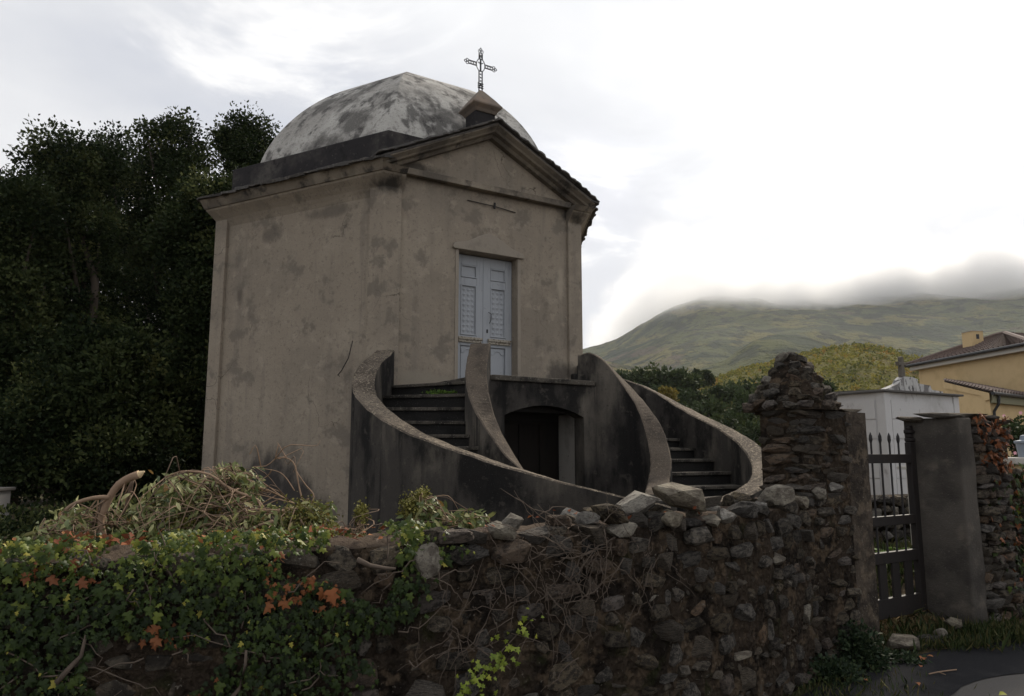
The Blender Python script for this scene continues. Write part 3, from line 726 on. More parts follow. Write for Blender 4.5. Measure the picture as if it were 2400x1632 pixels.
# iron tie bar with its eye, wire hanging on the left wall
mb = MB(); mb.tube([L3(-.42, WV + .015, 5.765), L3(.09, WV + .03, 5.745), L3(.52, WV + .015, 5.715)], .008, 5); mb.tube([L3(.085, WV + .04, 5.70), L3(.085, WV + .05, 5.80)], .02, 6)
mb.build('tie_bar', M['iron'], chapel)
f5 = face_frame(-1)
mb = MB(); mb.tube([f5(1.36, .01, 3.32), f5(1.30, .03, 3.05), f5(1.18, .04, 2.86), f5(1.10, .03, 2.80), f5(1.13, .015, 2.78)], .008, 5); mb.build('wire_hook', M['iron'], chapel)
# rubble plinth block at the foot of the right pilaster
mb = MB(); fbox(mb, 1.62, 1.92, 2.5, 2.98, .0, .10); mb.build('pilaster_base', M['stair_side'], chapel, bevel=.02)

# ------------------------------------------------------------------ horseshoe staircase
stair = tag(empty('horseshoe_staircase', L3(0, 2.5, .42)), 'double curved staircase of blackened render with broad parapets below the chapel door', 'staircase')
CO = [(1.82, .0, 3.14), (2.43, .91, 2.75), (2.71, 1.65, 2.32), (2.63, 2.71, 1.89), (2.13, 3.57, 1.56), (1.38, 4.19, 1.28), (.42, 4.43, 1.06)]
CI = [(.89, 1.28, 3.10), (1.03, 1.51, 3.09), (1.28, 1.86, 2.63), (1.37, 2.25, 2.13), (1.22, 2.63, 1.59), (.95, 2.87, 1.26), (.50, 3.30, 1.10)]
co_, ci_ = crv(CO, 90), crv(CI, 72)


def parapet(C, sgn, w, top_m):
    T = np.gradient(C[:, :2], axis=0); T = unit(T); Nn = np.stack([-T[:, 1], T[:, 0]], 1)
    rings = []
    bev = .018
    for ci, (c, n_) in enumerate(zip(C, Nn)):
        c = c.copy(); c[2] += .010 * mnoise.noise(Vector((ci * .35, sgn * 9, w))) ; w_ = w; w = w_ + .012 * mnoise.noise(Vector((ci * .6, sgn * 5, 3)))
        P = []
        for off, z in ((-w / 2, .25), (-w / 2, c[2] - bev), (-w / 2 + bev, c[2]), (w / 2 - bev, c[2]), (w / 2, c[2] - bev), (w / 2, .25)):
            q = c[:2] + n_ * off; P.append(L3(sgn * q[0], q[1], z + .004 * mnoise.noise(Vector((ci * 1.7, off * 40, sgn)))))
        rings.append(P); w = w_
    mb = MB(); k = len(rings)
    mb.sweep(rings)
    n = 6
    for j in range(k - 1):
        for i in (1, 2, 3): mb.m[j * n + i] = 1
    return mb.build('parapet', (M['stair_side'], top_m), stair)


for sgn in (-1, 1):
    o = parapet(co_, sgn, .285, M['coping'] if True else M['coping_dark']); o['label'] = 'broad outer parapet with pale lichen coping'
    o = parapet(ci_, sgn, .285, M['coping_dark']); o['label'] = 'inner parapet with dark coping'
# steps
zo, zi = co_[:, 2], ci_[:, 2]
def on_outer(z): j = np.argmin(abs(zo - z)); return co_[j, :2]
Li = np.concatenate([[0], np.cumsum(np.linalg.norm(np.diff(ci_[:, :2], axis=0), axis=1))]); Li0 = Li[np.argmin(abs(ci_[:, 1] - 1.5))]
def on_inner(t): s = Li0 + (Li[-1] - Li0) * t; return np.array([np.interp(s, Li, ci_[:, 0]), np.interp(s, Li, ci_[:, 1])])
ZS = [2.60, 2.41, 2.21, 2.02, 1.84, 1.69, 1.525, 1.345, 1.165, .985, .80, .61]
noses = []
for i, z in enumerate(ZS):
    noses.append((on_inner(min(1, max(0, (i - .2)) / 11.2)), on_outer(z + .52 if i else 3.02)))
noses[0] = (np.array([1.06, 1.50]), np.array([1.80, .10]))
noses.append((np.array([.30, 3.35]), np.array([.30, 4.45])))
for sgn in (-1, 1):
    for i, z in enumerate(ZS):
        (a, b) = noses[i]
        if i == 0: a2, b2 = np.array([.7, 1.45]), np.array([1.0, -.05])
        else: a2, b2 = noses[i - 1]
        fw = unit(np.array([-(b - a)[1], (b - a)[0]]));
        if fw @ (noses[i + 1][0] + noses[i + 1][1] - a - b) < 0: fw = -fw
        bk = .05
        P = [a, b, b2 - 0 * fw, a2 - 0 * fw]
        pl = [L3(sgn * p[0], p[1], 0).xy for p in P]
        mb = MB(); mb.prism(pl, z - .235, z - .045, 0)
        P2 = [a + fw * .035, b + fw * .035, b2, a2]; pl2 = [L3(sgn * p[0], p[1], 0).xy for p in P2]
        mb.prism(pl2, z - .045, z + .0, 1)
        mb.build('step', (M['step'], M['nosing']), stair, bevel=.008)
# landing slab, front wall with arch, passage to the crypt
mb = MB()
mb.prism([L3(u, v, 0).xy for u, v in ((-1.05, -.02), (1.05, -.02), (1.05, 1.50), (.86, 1.645), (-.86, 1.645), (-1.05, 1.50))][::-1], 2.605, 2.68)
mb.build('landing', M['nosing'], stair, bevel=.012)
mb = MB(); za = 2.13; zt = 2.285; hw = .685; arc = []
for t in np.linspace(-1, 1, 15): arc.append((hw * t, za + (zt - za) * (1 - t * t)))
vf, vb = 1.60, 1.36
F_, B_ = [], []
prev = None
def lq(u0, z0, u1, z1, zt0, zt1):
    mb.add([L3(u0, vf, z0), L3(u1, vf, z1), L3(u1, vf, zt1), L3(u0, vf, zt0)], ((0, 1, 2, 3),))
    mb.add([L3(u0, vb, z0), L3(u1, vb, z1), L3(u1, vb, zt1), L3(u0, vb, zt0)], ((3, 2, 1, 0),))
lq(-1.0, .25, -hw, .25, 2.604, 2.604); lq(hw, .25, 1.0, .25, 2.604, 2.604)
for (u0, z0), (u1, z1) in zip(arc[:-1], arc[1:]):
    lq(u0, z0, u1, z1, 2.604, 2.604); mb.quad(L3(u0, vf, z0), L3(u0, vb, z0), L3(u1, vb, z1), L3(u1, vf, z1))
for e in (-1, 1): mb.quad(L3(e * hw, vf, .25), L3(e * hw, vb, .25), L3(e * hw, vb, za), L3(e * hw, vf, za))
mb.build('landing_wall', M['stair_side'], stair)
for e in (-1, 1):
    mb = MB(); u0, u1 = sorted((e * .735, e * .95)); fbox(mb, u0, u1, .25, 2.2, .86, 1.35); mb.build('crypt_jamb', M['jamb'], stair, bevel=.02)
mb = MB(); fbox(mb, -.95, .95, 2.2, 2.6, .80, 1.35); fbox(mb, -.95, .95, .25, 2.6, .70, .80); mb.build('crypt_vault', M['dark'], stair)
cd = MB(); fbox(cd, -.73, .73, .42, 2.1, .802, .84); cd = cd.build('crypt_door', M['cryptdoor'], stair)
for u in (-.55, -.18, .18, .55):
    mb = MB(); fbox(mb, u - .165, u + .165, .46, 2.05, .84, .865); mb.build('plank', M['cryptdoor'], cd, bevel=.006)
# small kerb block at the foot of the inner right parapet
mb = MB(); mb.prism([L3(u, v, 0).xy for u, v in ((.18, 3.35), (.52, 3.22), (.72, 3.45), (.38, 3.62))][::-1], .3, 1.04); mb.build('kerb_block', M['stair_side'], stair, bevel=.02)
# tuft of weeds growing on the left flight
Pw = np.array([L3(*( -1.45 + rng.normal(0, .10), 1.15 + rng.normal(0, .10), 2.43)) for _ in range(140)])
V_, F_a = leaf_arrays(Pw, rng.uniform(.03, .07, 140), unit(rng.normal(size=(140, 3)) * [1, 1, .4] + [0, 0, .7]), rand_dir(140), T_OVAL)
_w = tag(empty('weed_tuft', L3(-1.45, 1.15, 2.41)), 'small green weed tuft growing on a step of the curved staircase', 'weed')
tag(link('foliage', np_mesh('foliage', V_, F_a, np.repeat(rng.random(140), 2)), (M['fern'],), _w), kind='stuff')

# ------------------------------------------------------------------ stones
def stone_mesh(name, mat, flat=1.0, npt=20, box=.75, seed=0):
    r_ = random.Random(seed); bm = bmesh.new()
    for _ in range(npt):
        v = Vector((r_.gauss(0, 1), r_.gauss(0, 1), r_.gauss(0, 1))).normalized()
        m_ = max(abs(v.x), abs(v.y), abs(v.z)); v = v * (1 - box) + v / m_ * box
        v *= r_.uniform(.82, 1.0); bm.verts.new((v.x * .5, v.y * .5, v.z * .5))
    g = bmesh.ops.convex_hull(bm, input=bm.verts)
    bmesh.ops.delete(bm, geom=[e for e in g['geom_interior'] if isinstance(e, bmesh.types.BMVert)], context='VERTS')
    bmesh.ops.bevel(bm, geom=list(bm.edges), offset=.05, segments=1, affect='EDGES') if npt < 14 else None
    bmesh.ops.recalc_face_normals(bm, faces=bm.faces)
    me = bpy.data.meshes.new(name); bm.to_mesh(me); bm.free(); me.materials.append(mat)
    return me


ST = {k: [stone_mesh('stone', M[k], seed=100 * i + j, npt=26, box=b) for j in range(8)] for i, (k, b) in enumerate((('stone', .6), ('stone_warm', .65), ('stone_slab', .8), ('stone_pale', .6)))}


def put_stone(parent, p, tang, nrm, sx, sy, sz, kind, roll=0.0, name='stone'):
    o = bpy.data.objects.new(name, random.choice(ST[kind])); COL.objects.link(o)
    x = Vector((tang[0], tang[1], 0)); y = Vector((-nrm[0], -nrm[1], 0)); z = Vector((0, 0, 1))
    m_ = Matrix((x, y, z)).transposed().to_4x4() @ Matrix.Rotation(roll, 4, 'Y') @ Matrix.Rotation(random.uniform(-.12, .12), 4, 'X') @ Matrix.Rotation(random.uniform(-.15, .15), 4, 'Z') @ Matrix.Diagonal((sx, sy, sz, 1))
    m_.translation = Vector(p)
    o.parent = parent; o.matrix_parent_inverse = Matrix.Translation(-parent.location); o.matrix_basis = m_
    return o


wall = tag(empty('stone_wall', (*wall_at(6)[0], 0)), 'low mortared rubble wall of dark schist running along the road up to the gate', 'wall')
# core: rough slab with displaced face and top
ns, nz = 330, 16; V = []; F = []
tk = .48
rows_ = []
for i in range(ns + 1):
    s = WEND * i / ns; p, t, n = wall_at(s); zt = wall_top(s); row = []
    for j in range(nz + 1):
        z = zt * j / nz - .02; d = .024 * mnoise.noise(Vector((s * 6, z * 6, 3))) + .020 * mnoise.noise(Vector((s * 17, z * 17, 9))) - .03 * (j / nz) ** 6
        row.append((*(p + n * d), z))
    for j in range(1, 7):
        q = j / 6; d = tk * q; z = zt + .035 * mnoise.noise(Vector((s * 5, d * 6, 1))) + .02 * mnoise.noise(Vector((s * 14, d * 14, 5))) - (.10 if j == 6 else 0)
        row.append((*(p - n * d), z))
    row.append((*(p - n * tk), .1))
    rows_.append(row)
nr = len(rows_[0]); V = [q for r_ in rows_ for q in r_]; me = bpy.data.meshes.new('core')
F = [(i * nr + j, (i + 1) * nr + j, (i + 1) * nr + j + 1, i * nr + j + 1) for i in range(ns) for j in range(nr - 1)]
me.from_pydata(V, [], F); me.materials.append(M['mortar']); me.materials.append(M['topsoil'])
me.polygons.foreach_set('material_index', [1 if (j >= nz - 0 and j < nz + 5) else 0 for i in range(ns) for j in range(nr - 1)]); me.update()
core = link('core', me, (), wall)
for f_ in me.polygons: f_.use_smooth = True
# face stones, laid in rough courses
spots = []
s0 = .0
z = .02; rowi = 0
while z < 1.2:
    h = random.choice((random.uniform(.045, .09), random.uniform(.08, .17))); s = random.uniform(0, .2)
    while s < WEND - .02:
        w = random.uniform(.07, .22) * (1.35 if h > .1 else 1)
        if z + h < wall_top(s) + .03: spots.append((s + w / 2, z + h / 2 + random.uniform(-.012, .012), w, h))
        s += w * random.uniform(.9, 1.08)
    z += h * .96; rowi += 1
S_IVY = 7.9     # the wall is under ivy up to about here
near = [q for q in spots if q[0] > S_IVY - 1.2]; far = [q for q in spots if q[0] <= S_IVY - 1.2]
near.sort(key=lambda q: -q[2] * q[3]); keep = near[:255]; rest = near[255:] + far
for s, z, w, h in keep:
    p, t, n = wall_at(s); pr = random.uniform(-.064, -.010); k = random.choices(('stone', 'stone_warm', 'stone_slab', 'stone_pale'), (.60, .16, .21, .03))[0]
    put_stone(wall, (*(p + n * pr), z), t, n, w * random.uniform(.85, 1.05), random.uniform(.10, .15), h * random.uniform(.85, 1.12), k, random.uniform(-.22, .22))
bmv = MB()
for s, z, w, h in rest:
    p, t, n = wall_at(s); me_ = random.choice(ST['stone'])
    x = Vector((*t, 0)); y = Vector((-n[0], -n[1], 0)); c = Vector((*(p + n * random.uniform(-.06, -.02)), z))
    bmv.add([c + x * (v.co.x * w * .95) + y * (v.co.y * .11) + Vector((0, 0, v.co.z * h)) for v in me_.vertices], [tuple(f_.vertices) for f_ in me_.polygons])
o = bmv.build('small_stones', M['stone'], wall); o['kind'] = 'stuff'
# crest stones: (s, back from face, z, length, depth, height, kind, roll)
crest = []
s = 7.1
while s < WEND - .05:
    w = random.uniform(.10, .24); crest.append((s + w / 2, random.uniform(.03, .12), wall_top(s) + random.uniform(-.03, .02), w, random.uniform(.12, .22), random.uniform(.06, .12), random.choices(('stone_pale', 'stone', 'stone_slab'), (.4, .35, .25))[0], random.uniform(-.25, .25)))
    s += w * random.uniform(.8, 1.05)
for _ in range(26):
    s = random.uniform(7.8, WEND); crest.append((s, random.uniform(.14, .4), wall_top(s) + random.uniform(-.01, .05), random.uniform(.08, .18), random.uniform(.08, .16), random.uniform(.05, .1), random.choice(('stone_pale', 'stone', 'stone_slab')), random.uniform(-.5, .5)))
for s, b, z, w, d, h, k, ro in crest:
    p, t, n = wall_at(s); put_stone(wall, (*(p - n * b), z), t, n, w, d, h, k, ro)


def s_of_px(px, z):
    best = min(np.linspace(0, WEND, 900), key=lambda q: abs(1200 + FPX * wall_at(q)[0][0] / (wall_at(q)[0][1] * math.cos(PITCH) + (z - CAMZ) * math.sin(PITCH)) - px)); return float(best)


# named crest boulders of the photograph
for px, z, b, w, d, h, k, ro in ((1640, 1.335, .14, .52, .30, .17, 'stone_pale', .20), (1530, 1.30, .16, .30, .24, .14, 'stone_pale', -.35), (1838, 1.315, .05, .25, .24, .16, 'stone_pale', -.1), (1905, 1.30, -.03, .13, .14, .11, 'stone_pale', .1),
                          (1950, 1.34, .0, .2, .15, .10, 'stone_pale', .1), (1065, 1.20, .02, .22, .18, .075, 'stone_warm', -.05), (1000, 1.10, -.02, .16, .14, .17, 'stone_pale', -.5), (1078, 1.11, .0, .16, .12, .10, 'stone', .1), (1205, 1.235, .05, .15, .12, .10, 'stone_pale', -.6),
                          (1450, 1.27, .06, .26, .2, .12, 'stone', .5), (1570, 1.22, .0, .13, .13, .10, 'stone_pale', .0), (1700, 1.22, .0, .14, .13, .10, 'stone_pale', .2), (1390, 1.25, .06, .14, .12, .09, 'stone_pale', .1), (1335, 1.24, .1, .16, .14, .07, 'stone_warm', .1),
                          (1590, 1.19, .0, .12, .11, .09, 'stone_slab', .1), (1760, 1.24, .02, .15, .14, .12, 'stone', .1), (1690, 1.30, .1, .2, .16, .07, 'stone_slab', -.1)):
    s = s_of_px(px, z); p, t, n = wall_at(s); 
    if px > 1880: p = P1L + E1 * ((px - 1874) / 175 * P1W); t = E1; n = -B1
    put_stone(wall, (*(p - n * b), z), t, n, w, d, h, k, ro)

# ------------------------------------------------------------------ gate pillars
def pillar_stones(par, org, e, b, z0, z1, width, thick, kinds, inset=.0, hmin=.04, hmax=.10, wmin=.12, wmax=.42):
    z = z0
    while z < z1:
        h = random.uniform(hmin, hmax); u = random.uniform(-.04, .03)
        while u < width - .03:
            w = min(random.uniform(wmin, wmax), width - u + .03)
            if w > .04:
                k = random.choices(*kinds)[0]; q = org + e * (u + w / 2) + b * (.05 + random.uniform(-.03, .03))
                put_stone(par, (q[0], q[1], z + h / 2), e, -b, w * 1.02, .16, h * 1.08, k, random.uniform(-.08, .08))
            u += w * .98
        z += h * .97


gp = tag(empty('gate_pillar', (*(P1R - E1 * .66), 0)), 'rough schist gate pillar with a conical cap of piled stones and a rendered edge', 'pillar')
mb = MB(); i0 = -.002
mb.prism([P1L + B1 * i0 + E1 * .02, P1R - E1 * .30 + B1 * i0, P1R - E1 * .30 + B1 * .36, P1L + B1 * .36 + E1 * .02], 0, 1.93); mb.build('core', M['mortar'], gp)
# rendered right-hand edge, slightly uneven
rg = []
for j in range(40):
    z = -.02 + 1.96 * j / 39; dx = .012 * mnoise.noise(Vector((z * 14, 4, 1))) + .02 * mnoise.noise(Vector((z * 3, 1, 1)))
    rg.append([Vector((*q, z)) for q in (P1R - E1 * (.31 + dx * 2) + B1 * .0, P1R - E1 * .10 + B1 * (-.005 + dx * .4), P1R + E1 * dx * .5, P1R + B1 * .36 + E1 * dx * .5, P1R - E1 * .31 + B1 * .36)])
mb = MB(); mb.sweep(rg); mb.build('rendered_edge', M['render_brown'], gp)
KW = (('stone', 'stone_warm', 'stone_slab'), (.25, .33, .42))
pillar_stones(gp, P1L, E1, B1, 1.22, 1.93, .66, .6, KW, hmin=.03, hmax=.085, wmin=.10, wmax=.42)
pillar_stones(gp, P1L + B1 * .36, -B1, E1, 1.2, 1.93, .36, .6, KW, hmin=.04, hmax=.10, wmin=.14, wmax=.34)
pillar_stones(gp, P1L, E1, B1, .05, 1.22, .66, .6, (('stone', 'stone_warm', 'stone_slab'), (.6, .25, .15)), hmin=.06, hmax=.12, wmin=.1, wmax=.3)
# cap slabs
for u, w, z, k, d in ((.22, .40, 1.95, 'stone_slab', .40), (.52, .42, 1.965, 'stone_slab', .36), (.80, .32, 1.955, 'stone_slab', .38), (.72, .14, 2.0, 'stone_slab', .15), (.06, .2, 1.94, 'stone_slab', .36)):
    q = P1L + E1 * u + B1 * .19; put_stone(gp, (*q, z), E1, -B1, w, d, .055, k, random.uniform(-.03, .03), 'cap_slab')
# conical heap on top
cc = P1L + E1 * .27 + B1 * .22
for lvl in range(8):
    zr = 1.965 + .053 * lvl; rad = .345 * (1 - lvl / 8.9) ** .95; n_ = max(3, int(15 * (1 - lvl / 8.5)))
    for j in range(n_):
        a = 2 * math.pi * (j + random.random() * .6) / n_ + lvl; q = cc + np.array([math.cos(a), math.sin(a)]) * rad * random.uniform(.82, 1.0)
        tt = np.array([-math.sin(a), math.cos(a)]); nn = np.array([math.cos(a), math.sin(a)])
        put_stone(gp, (*q, zr + random.uniform(0, .03)), tt, nn, random.uniform(.10, .17), random.uniform(.10, .15), random.uniform(.055, .09), random.choices(('stone', 'stone_warm', 'stone_pale'), (.62, .33, .05))[0], random.uniform(-.6, .6))
for j in range(2): put_stone(gp, (cc[0] + random.uniform(-.02, .02), cc[1], 2.36 + .03 * j), E1, -B1, .14 - .04 * j, .12, .09, 'stone', random.uniform(-.8, .8))
mb = MB(); mb.sweep([[Vector((*(cc + np.array([math.cos(a), math.sin(a)]) * r_), z)) for a in np.linspace(0, 2 * math.pi, 10)[:-1]] for r_, z in ((.345, 1.94), (.30, 2.05), (.15, 2.28), (.05, 2.40))]); mb.build('cone_core', M['mortar'], gp)

gp2 = tag(empty('gate_pillar', (*(P2N + E2 * .4), 0)), 'cement-rendered gate pillar with slate capping and reddish ivy on its road side', 'pillar')
rg = []
for j in range(14):
    z = -.02 + 1.96 * j / 13; dx = .012 * mnoise.noise(Vector((z * 3, 7, 1)))
    rg.append([Vector((*q, z)) for q in (P2N + B2 * (.50 + dx), P2N + B2 * .02 + E2 * dx, P2N + E2 * .22 + B2 * dx, P2N + E2 * .25 + B2 * .5)])
mb = MB(); mb.sweep(rg); mb.build('rendered_body', M['render_grey'], gp2, bevel=.015)
mb = MB(); mb.prism([P2N + E2 * .2 + B2 * .04, P2N + E2 * .84 + B2 * .04, P2N + E2 * .84 + B2 * .55, P2N + E2 * .2 + B2 * .55], 0, 1.90); mb.build('core', M['mortar'], gp2)
pillar_stones(gp2, P2N + E2 * .22, E2, B2, .02, 1.92, .62, .5, (('stone', 'stone_warm', 'stone_slab'), (.35, .40, .25)), hmin=.05, hmax=.11, wmin=.1, wmax=.32)
for u, bb, w, z, d in ((-.02, .42, .22, 1.935, .25), (.10, .22, .36, 1.965, .42), (.42, .2, .5, 1.97, .45), (.70, .16, .36, 1.955, .4), (.82, .1, .26, 1.90, .3)):
    q = P2N + E2 * u + B2 * bb; put_stone(gp2, (*q, z), E2, -B2, w, d, .065, 'stone_slab', random.uniform(-.05, .05), 'cap_slab')
# lower wall going on to the right
w2 = tag(empty('stone_wall', (*(P2N + E2 * 2.2), 0)), 'ivy-hung rubble wall going on beyond the rendered gate pillar', 'wall')
mb = MB(); mb.prism([P2N + E2 * .80 + B2 * .10, P2N + E2 * 6 + B2 * .10, P2N + E2 * 6 + B2 * .5, P2N + E2 * .80 + B2 * .5], 0, 1.42); mb.build('core', M['mortar'], w2)
pillar_stones(w2, P2N + E2 * .84 + B2 * .08, E2, B2, .02, 1.44, 2.0, .5, (('stone', 'stone_warm', 'stone_slab'), (.4, .35, .25)), hmin=.07, hmax=.13, wmin=.14, wmax=.36)

# ------------------------------------------------------------------ gate
G0 = np.array([2.80, 6.58]); G1 = np.array([3.93, 7.28]); GE = unit(G1 - G0); GL = float(np.linalg.norm(G1 - G0)); GB = np.array([-GE[1], GE[0]])
gate = tag(empty('garden_gate', (*((G0 + G1) / 2), .1)), 'black wooden gate with pointed iron bars above wide slats, between the two pillars', 'gate')
gx = (Vector((*GE, 0)), Vector((*GB, 0)), Vector((0, 0, 1)))
def gbox(name, u, z, w, h, d=.045, off=0.0, mat='wood_gate'):
    mb = MB(); q = G0 + GE * u + GB * off; mb.box((q[0], q[1], z), w, d, h, gx); return mb.build(name, M[mat], gate, bevel=.005)
gbox('stile', GL - .05, .90, .10, 1.62, .06); gbox('stile', .05, .85, .10, 1.5, .06)
mb = MB(); q = G0 + GE * (GL - .05)
for z, s_ in ((1.735, .085), (1.775, .065), (1.815, .09), (1.855, .06)): mb.box((q[0], q[1], z), s_, s_ * .8, .038, gx)
mb.build('finial', M['wood_gate'], gate, bevel=.008)
for z, h in ((1.555, .085), (.985, .085), (.655, .10), (.215, .17)): gbox('rail', GL / 2, z, GL - .12, h, .05)
nb = 7
for i in range(nb):
    u = .15 + (GL - .30) * (i + .3) / nb; mb = MB(); p = G0 + GE * u
    mb.tube([(*p, .66), (*p, 1.70)], .0105, 6); mb.tube([(*p, 1.70), (*p, 1.73), (*p, 1.765), (*p, 1.80)], [.011, .018, .016, .002], 6); mb.build('bar', M['iron'], gate)
for i in range(5):
    u = .15 + (GL - .30) * (i + .5) / 5; gbox('slat', u, .45, .115, .36, .022, -.005)
mb = MB(); q = P2N + B2 * .46 + E2 * -.03; mb.box((q[0] - .05, q[1], .12), .1, .08, .28, gx); mb.build('hinge_post_foot', M['wood_gate'], gate)
# threshold stones in the gateway: each lies on its own
TH = [((3.22, 6.32), .34, .22, .12, .05, 'pale cracked threshold stone lying at the foot of the gateway'), ((3.86, 6.72), .17, .15, .12, .12, 'small pale boulder beside the rendered gate pillar'), ((3.5, 6.46), .30, .2, .11, .02, 'dark mossy kerb stone between the two threshold stones'), ((3.63, 6.52), .10, .12, .13, .06, 'upright pale wedge stone set in the gateway kerb')]
for i, ((x, y), w, d, h, z, lb) in enumerate(TH):
    o = bpy.data.objects.new('threshold_stone', random.choice(ST['stone_pale' if i != 2 else 'stone'])); COL.objects.link(o)
    o.location = (x, y, z + .02); o.rotation_euler = (0, random.uniform(-.1, .1), R(34)); o.scale = (w, d, h); tag(o, lb, 'stone', 'stones in the gateway')

# ------------------------------------------------------------------ trees
def tree(name, label, cat, base, top_z, blobs, nclump, nleaf, leaf, mat, group=None, limbs=7, trunk_r=.18, seed=0, clump_r=(.35, .75)):
    """blobs: list of (centre, (rx, ry, rz)); leaves sit on clumps spread over the blobs"""
    root = empty(name, base); tag(root, label, cat, group)
    g = np.random.default_rng(seed)
    base = np.array(base, float)
    C = np.array([b[0] for b in blobs], float); Rr = np.array([b[1] for b in blobs], float)
    vol = Rr.prod(1) ** .7; pick = g.choice(len(blobs), nclump, p=vol / vol.sum())
    d = unit(g.normal(size=(nclump, 3))); rr = g.uniform(.1, 1, nclump) ** .5 * .94
    cc = C[pick] + d * Rr[pick] * rr[:, None]
    cr = g.uniform(*clump_r, nclump)
    # trunk and limbs
    mb = MB(); ctr = C.mean(0)
    axis = [tuple(base + (np.array([ctr[0], ctr[1], top_z * .9]) - base) * t + np.append(g.normal(0, .12, 2), 0) * (t > 0)) for t in np.linspace(0, .92, 7)]
    mb.tube(axis, [trunk_r * (1 - .8 * t) for t in np.linspace(0, 1, 7)], 8)
    trunk = mb.build('trunk', M['bark'], root, smooth=True)
    idx = g.choice(nclump, min(limbs, nclump), replace=False)
    for q in idx:
        t = np.clip((cc[q, 2] - base[2]) / (top_z - base[2]) - .25, .12, .85); st = np.array(axis[0]) + (np.array(axis[-1]) - np.array(axis[0])) * t
        mid = (st + cc[q]) / 2 + [0, 0, -.1 * np.linalg.norm(cc[q] - st)]
        mb = MB(); mb.tube([st, mid, cc[q]], [trunk_r * .42 * (1 - t * .5), trunk_r * .28, trunk_r * .08], 6); mb.build('limb', M['bark'], root, smooth=True)
    # leaves
    k = g.integers(0, nclump, nleaf); dd = unit(g.normal(size=(nleaf, 3))); r_ = g.uniform(.0, 1, nleaf) ** .5
    P = cc[k] + dd * (cr[k] * r_)[:, None] * [1, 1, .8]
    ax = unit(dd + g.normal(0, .7, (nleaf, 3)) + [0, 0, .25]); nn = unit(g.normal(size=(nleaf, 3)) + [0, 0, .6])
    V_, F_ = leaf_arrays(P, leaf * g.uniform(.6, 1.3, nleaf), ax, nn, T_OVAL)
    tone = np.clip(g.normal(.42, .24, nclump)[k] + g.normal(0, .07, nleaf), 0, 1)
    tag(link('crown', np_mesh('crown', V_, F_, np.repeat(tone, 2)), (mat,), root), kind='stuff')
    return root


def pxblobs(lst, Y, ry=None):
    out = []
    for x, y, rx, rz in lst:
        c = at(x, y, Y); k = Y / FPX * .98; out.append(((c.x, c.y, c.z), (rx * k, (ry or (rx * k * .9)), rz * k)))
    return out


LT = [  # left-hand evergreens: pixel blobs, depth
    ('tall evergreen with rounded top second from the chapel in the dark grove', 19.0, [(165, 405, 122, 122), (150, 600, 128, 170), (140, 820, 130, 180), (150, 1030, 130, 160)], 250),
    ('tallest feathery evergreen in the middle of the dark grove', 21.0, [(420, 335, 92, 105), (405, 470, 105, 150), (400, 680, 115, 190), (400, 900, 120, 200), (400, 1080, 120, 130)], 400),
    ('slender evergreen partly hidden behind the chapel drum', 23.0, [(578, 350, 72, 88), (585, 450, 75, 130), (540, 640, 90, 200), (520, 880, 90, 220)], 560),
    ('dark leaning evergreen at the open end of the grove away from the chapel', 17.5, [(30, 510, 95, 118), (10, 720, 110, 170), (20, 930, 120, 190), (-60, 640, 100, 200)], 20),
    ('low bushy evergreen in front of the grove trunks', 16.0, [(230, 900, 140, 140), (260, 1060, 150, 130), (130, 1040, 150, 130)], 240),
    ('pale-tipped evergreen standing before the tallest one', 18.0, [(520, 500, 80, 110), (500, 690, 85, 170), (470, 930, 95, 190), (440, 560, 70, 110)], 480),
    ('evergreen filling the gap at the back of the grove', 24.5, [(290, 395, 92, 100), (275, 600, 120, 160), (280, 800, 120, 180), (300, 1000, 120, 160)], 280),
]
for i, (lb, Y, bl, px0) in enumerate(LT):
    b = at(px0, 1200, Y); top = at(bl[0][0], bl[0][1] - bl[0][3], Y).z
    tree('evergreen_tree', lb, 'tree', (b.x, b.y, .4), top, pxblobs(bl, Y), 330, 72000, .105, M['leaf_oak'], 'evergreens of the grove beside the chapel', 9, .2, 40 + i, (.32, .72))

# ------------------------------------------------------------------ far land: mountain, hills
def ridge_mesh(name, prof, y0, y1, mat, amp, fr, nx=150, ny=46, spread=.25, seed=0, back=True):
    """hill whose crest line (pixel profile) stands at depth y1, falling forward to y0"""
    pxs = np.linspace(prof[0][0], prof[-1][0], nx); pys = np.interp(pxs, [p[0] for p in prof], [p[1] for p in prof])
    V = []; rows = ny + (6 if back else 0)
    for i, (x, y) in enumerate(zip(pxs, pys)):
        top = at(x, y, y1); r = top.x / y1
        for j in range(rows):
            if j < ny:
                t = j / (ny - 1); Y = y0 + (y1 - y0) * t; h = math.sin(t * math.pi / 2) ** 1.25
            else:
                t = 1 + (j - ny + 1) / 6 * .5; Y = y1 + (y1 - y0) * (t - 1); h = max(0, 1 - (t - 1) * 1.6)
            X = r * Y
            n_ = mnoise.fractal(Vector((X * fr, Y * fr, seed)), 1.0, 2.1, 6) * amp * (min(1, t * 3) if t < .9 else (.35 if j < ny else .6))
            V.append((X, Y, .42 - 2 + (top.z + 1.6) * h + n_ * h ** .5))
    F = [(i * rows + j, (i + 1) * rows + j, (i + 1) * rows + j + 1, i * rows + j + 1) for i in range(nx - 1) for j in range(rows - 1)]
    me = np_mesh(name, np.array(V), np.array(F), None, True)
    return tag(link(name, me, (mat,)), kind='structure'), np.array(V).reshape(nx, rows, 3)


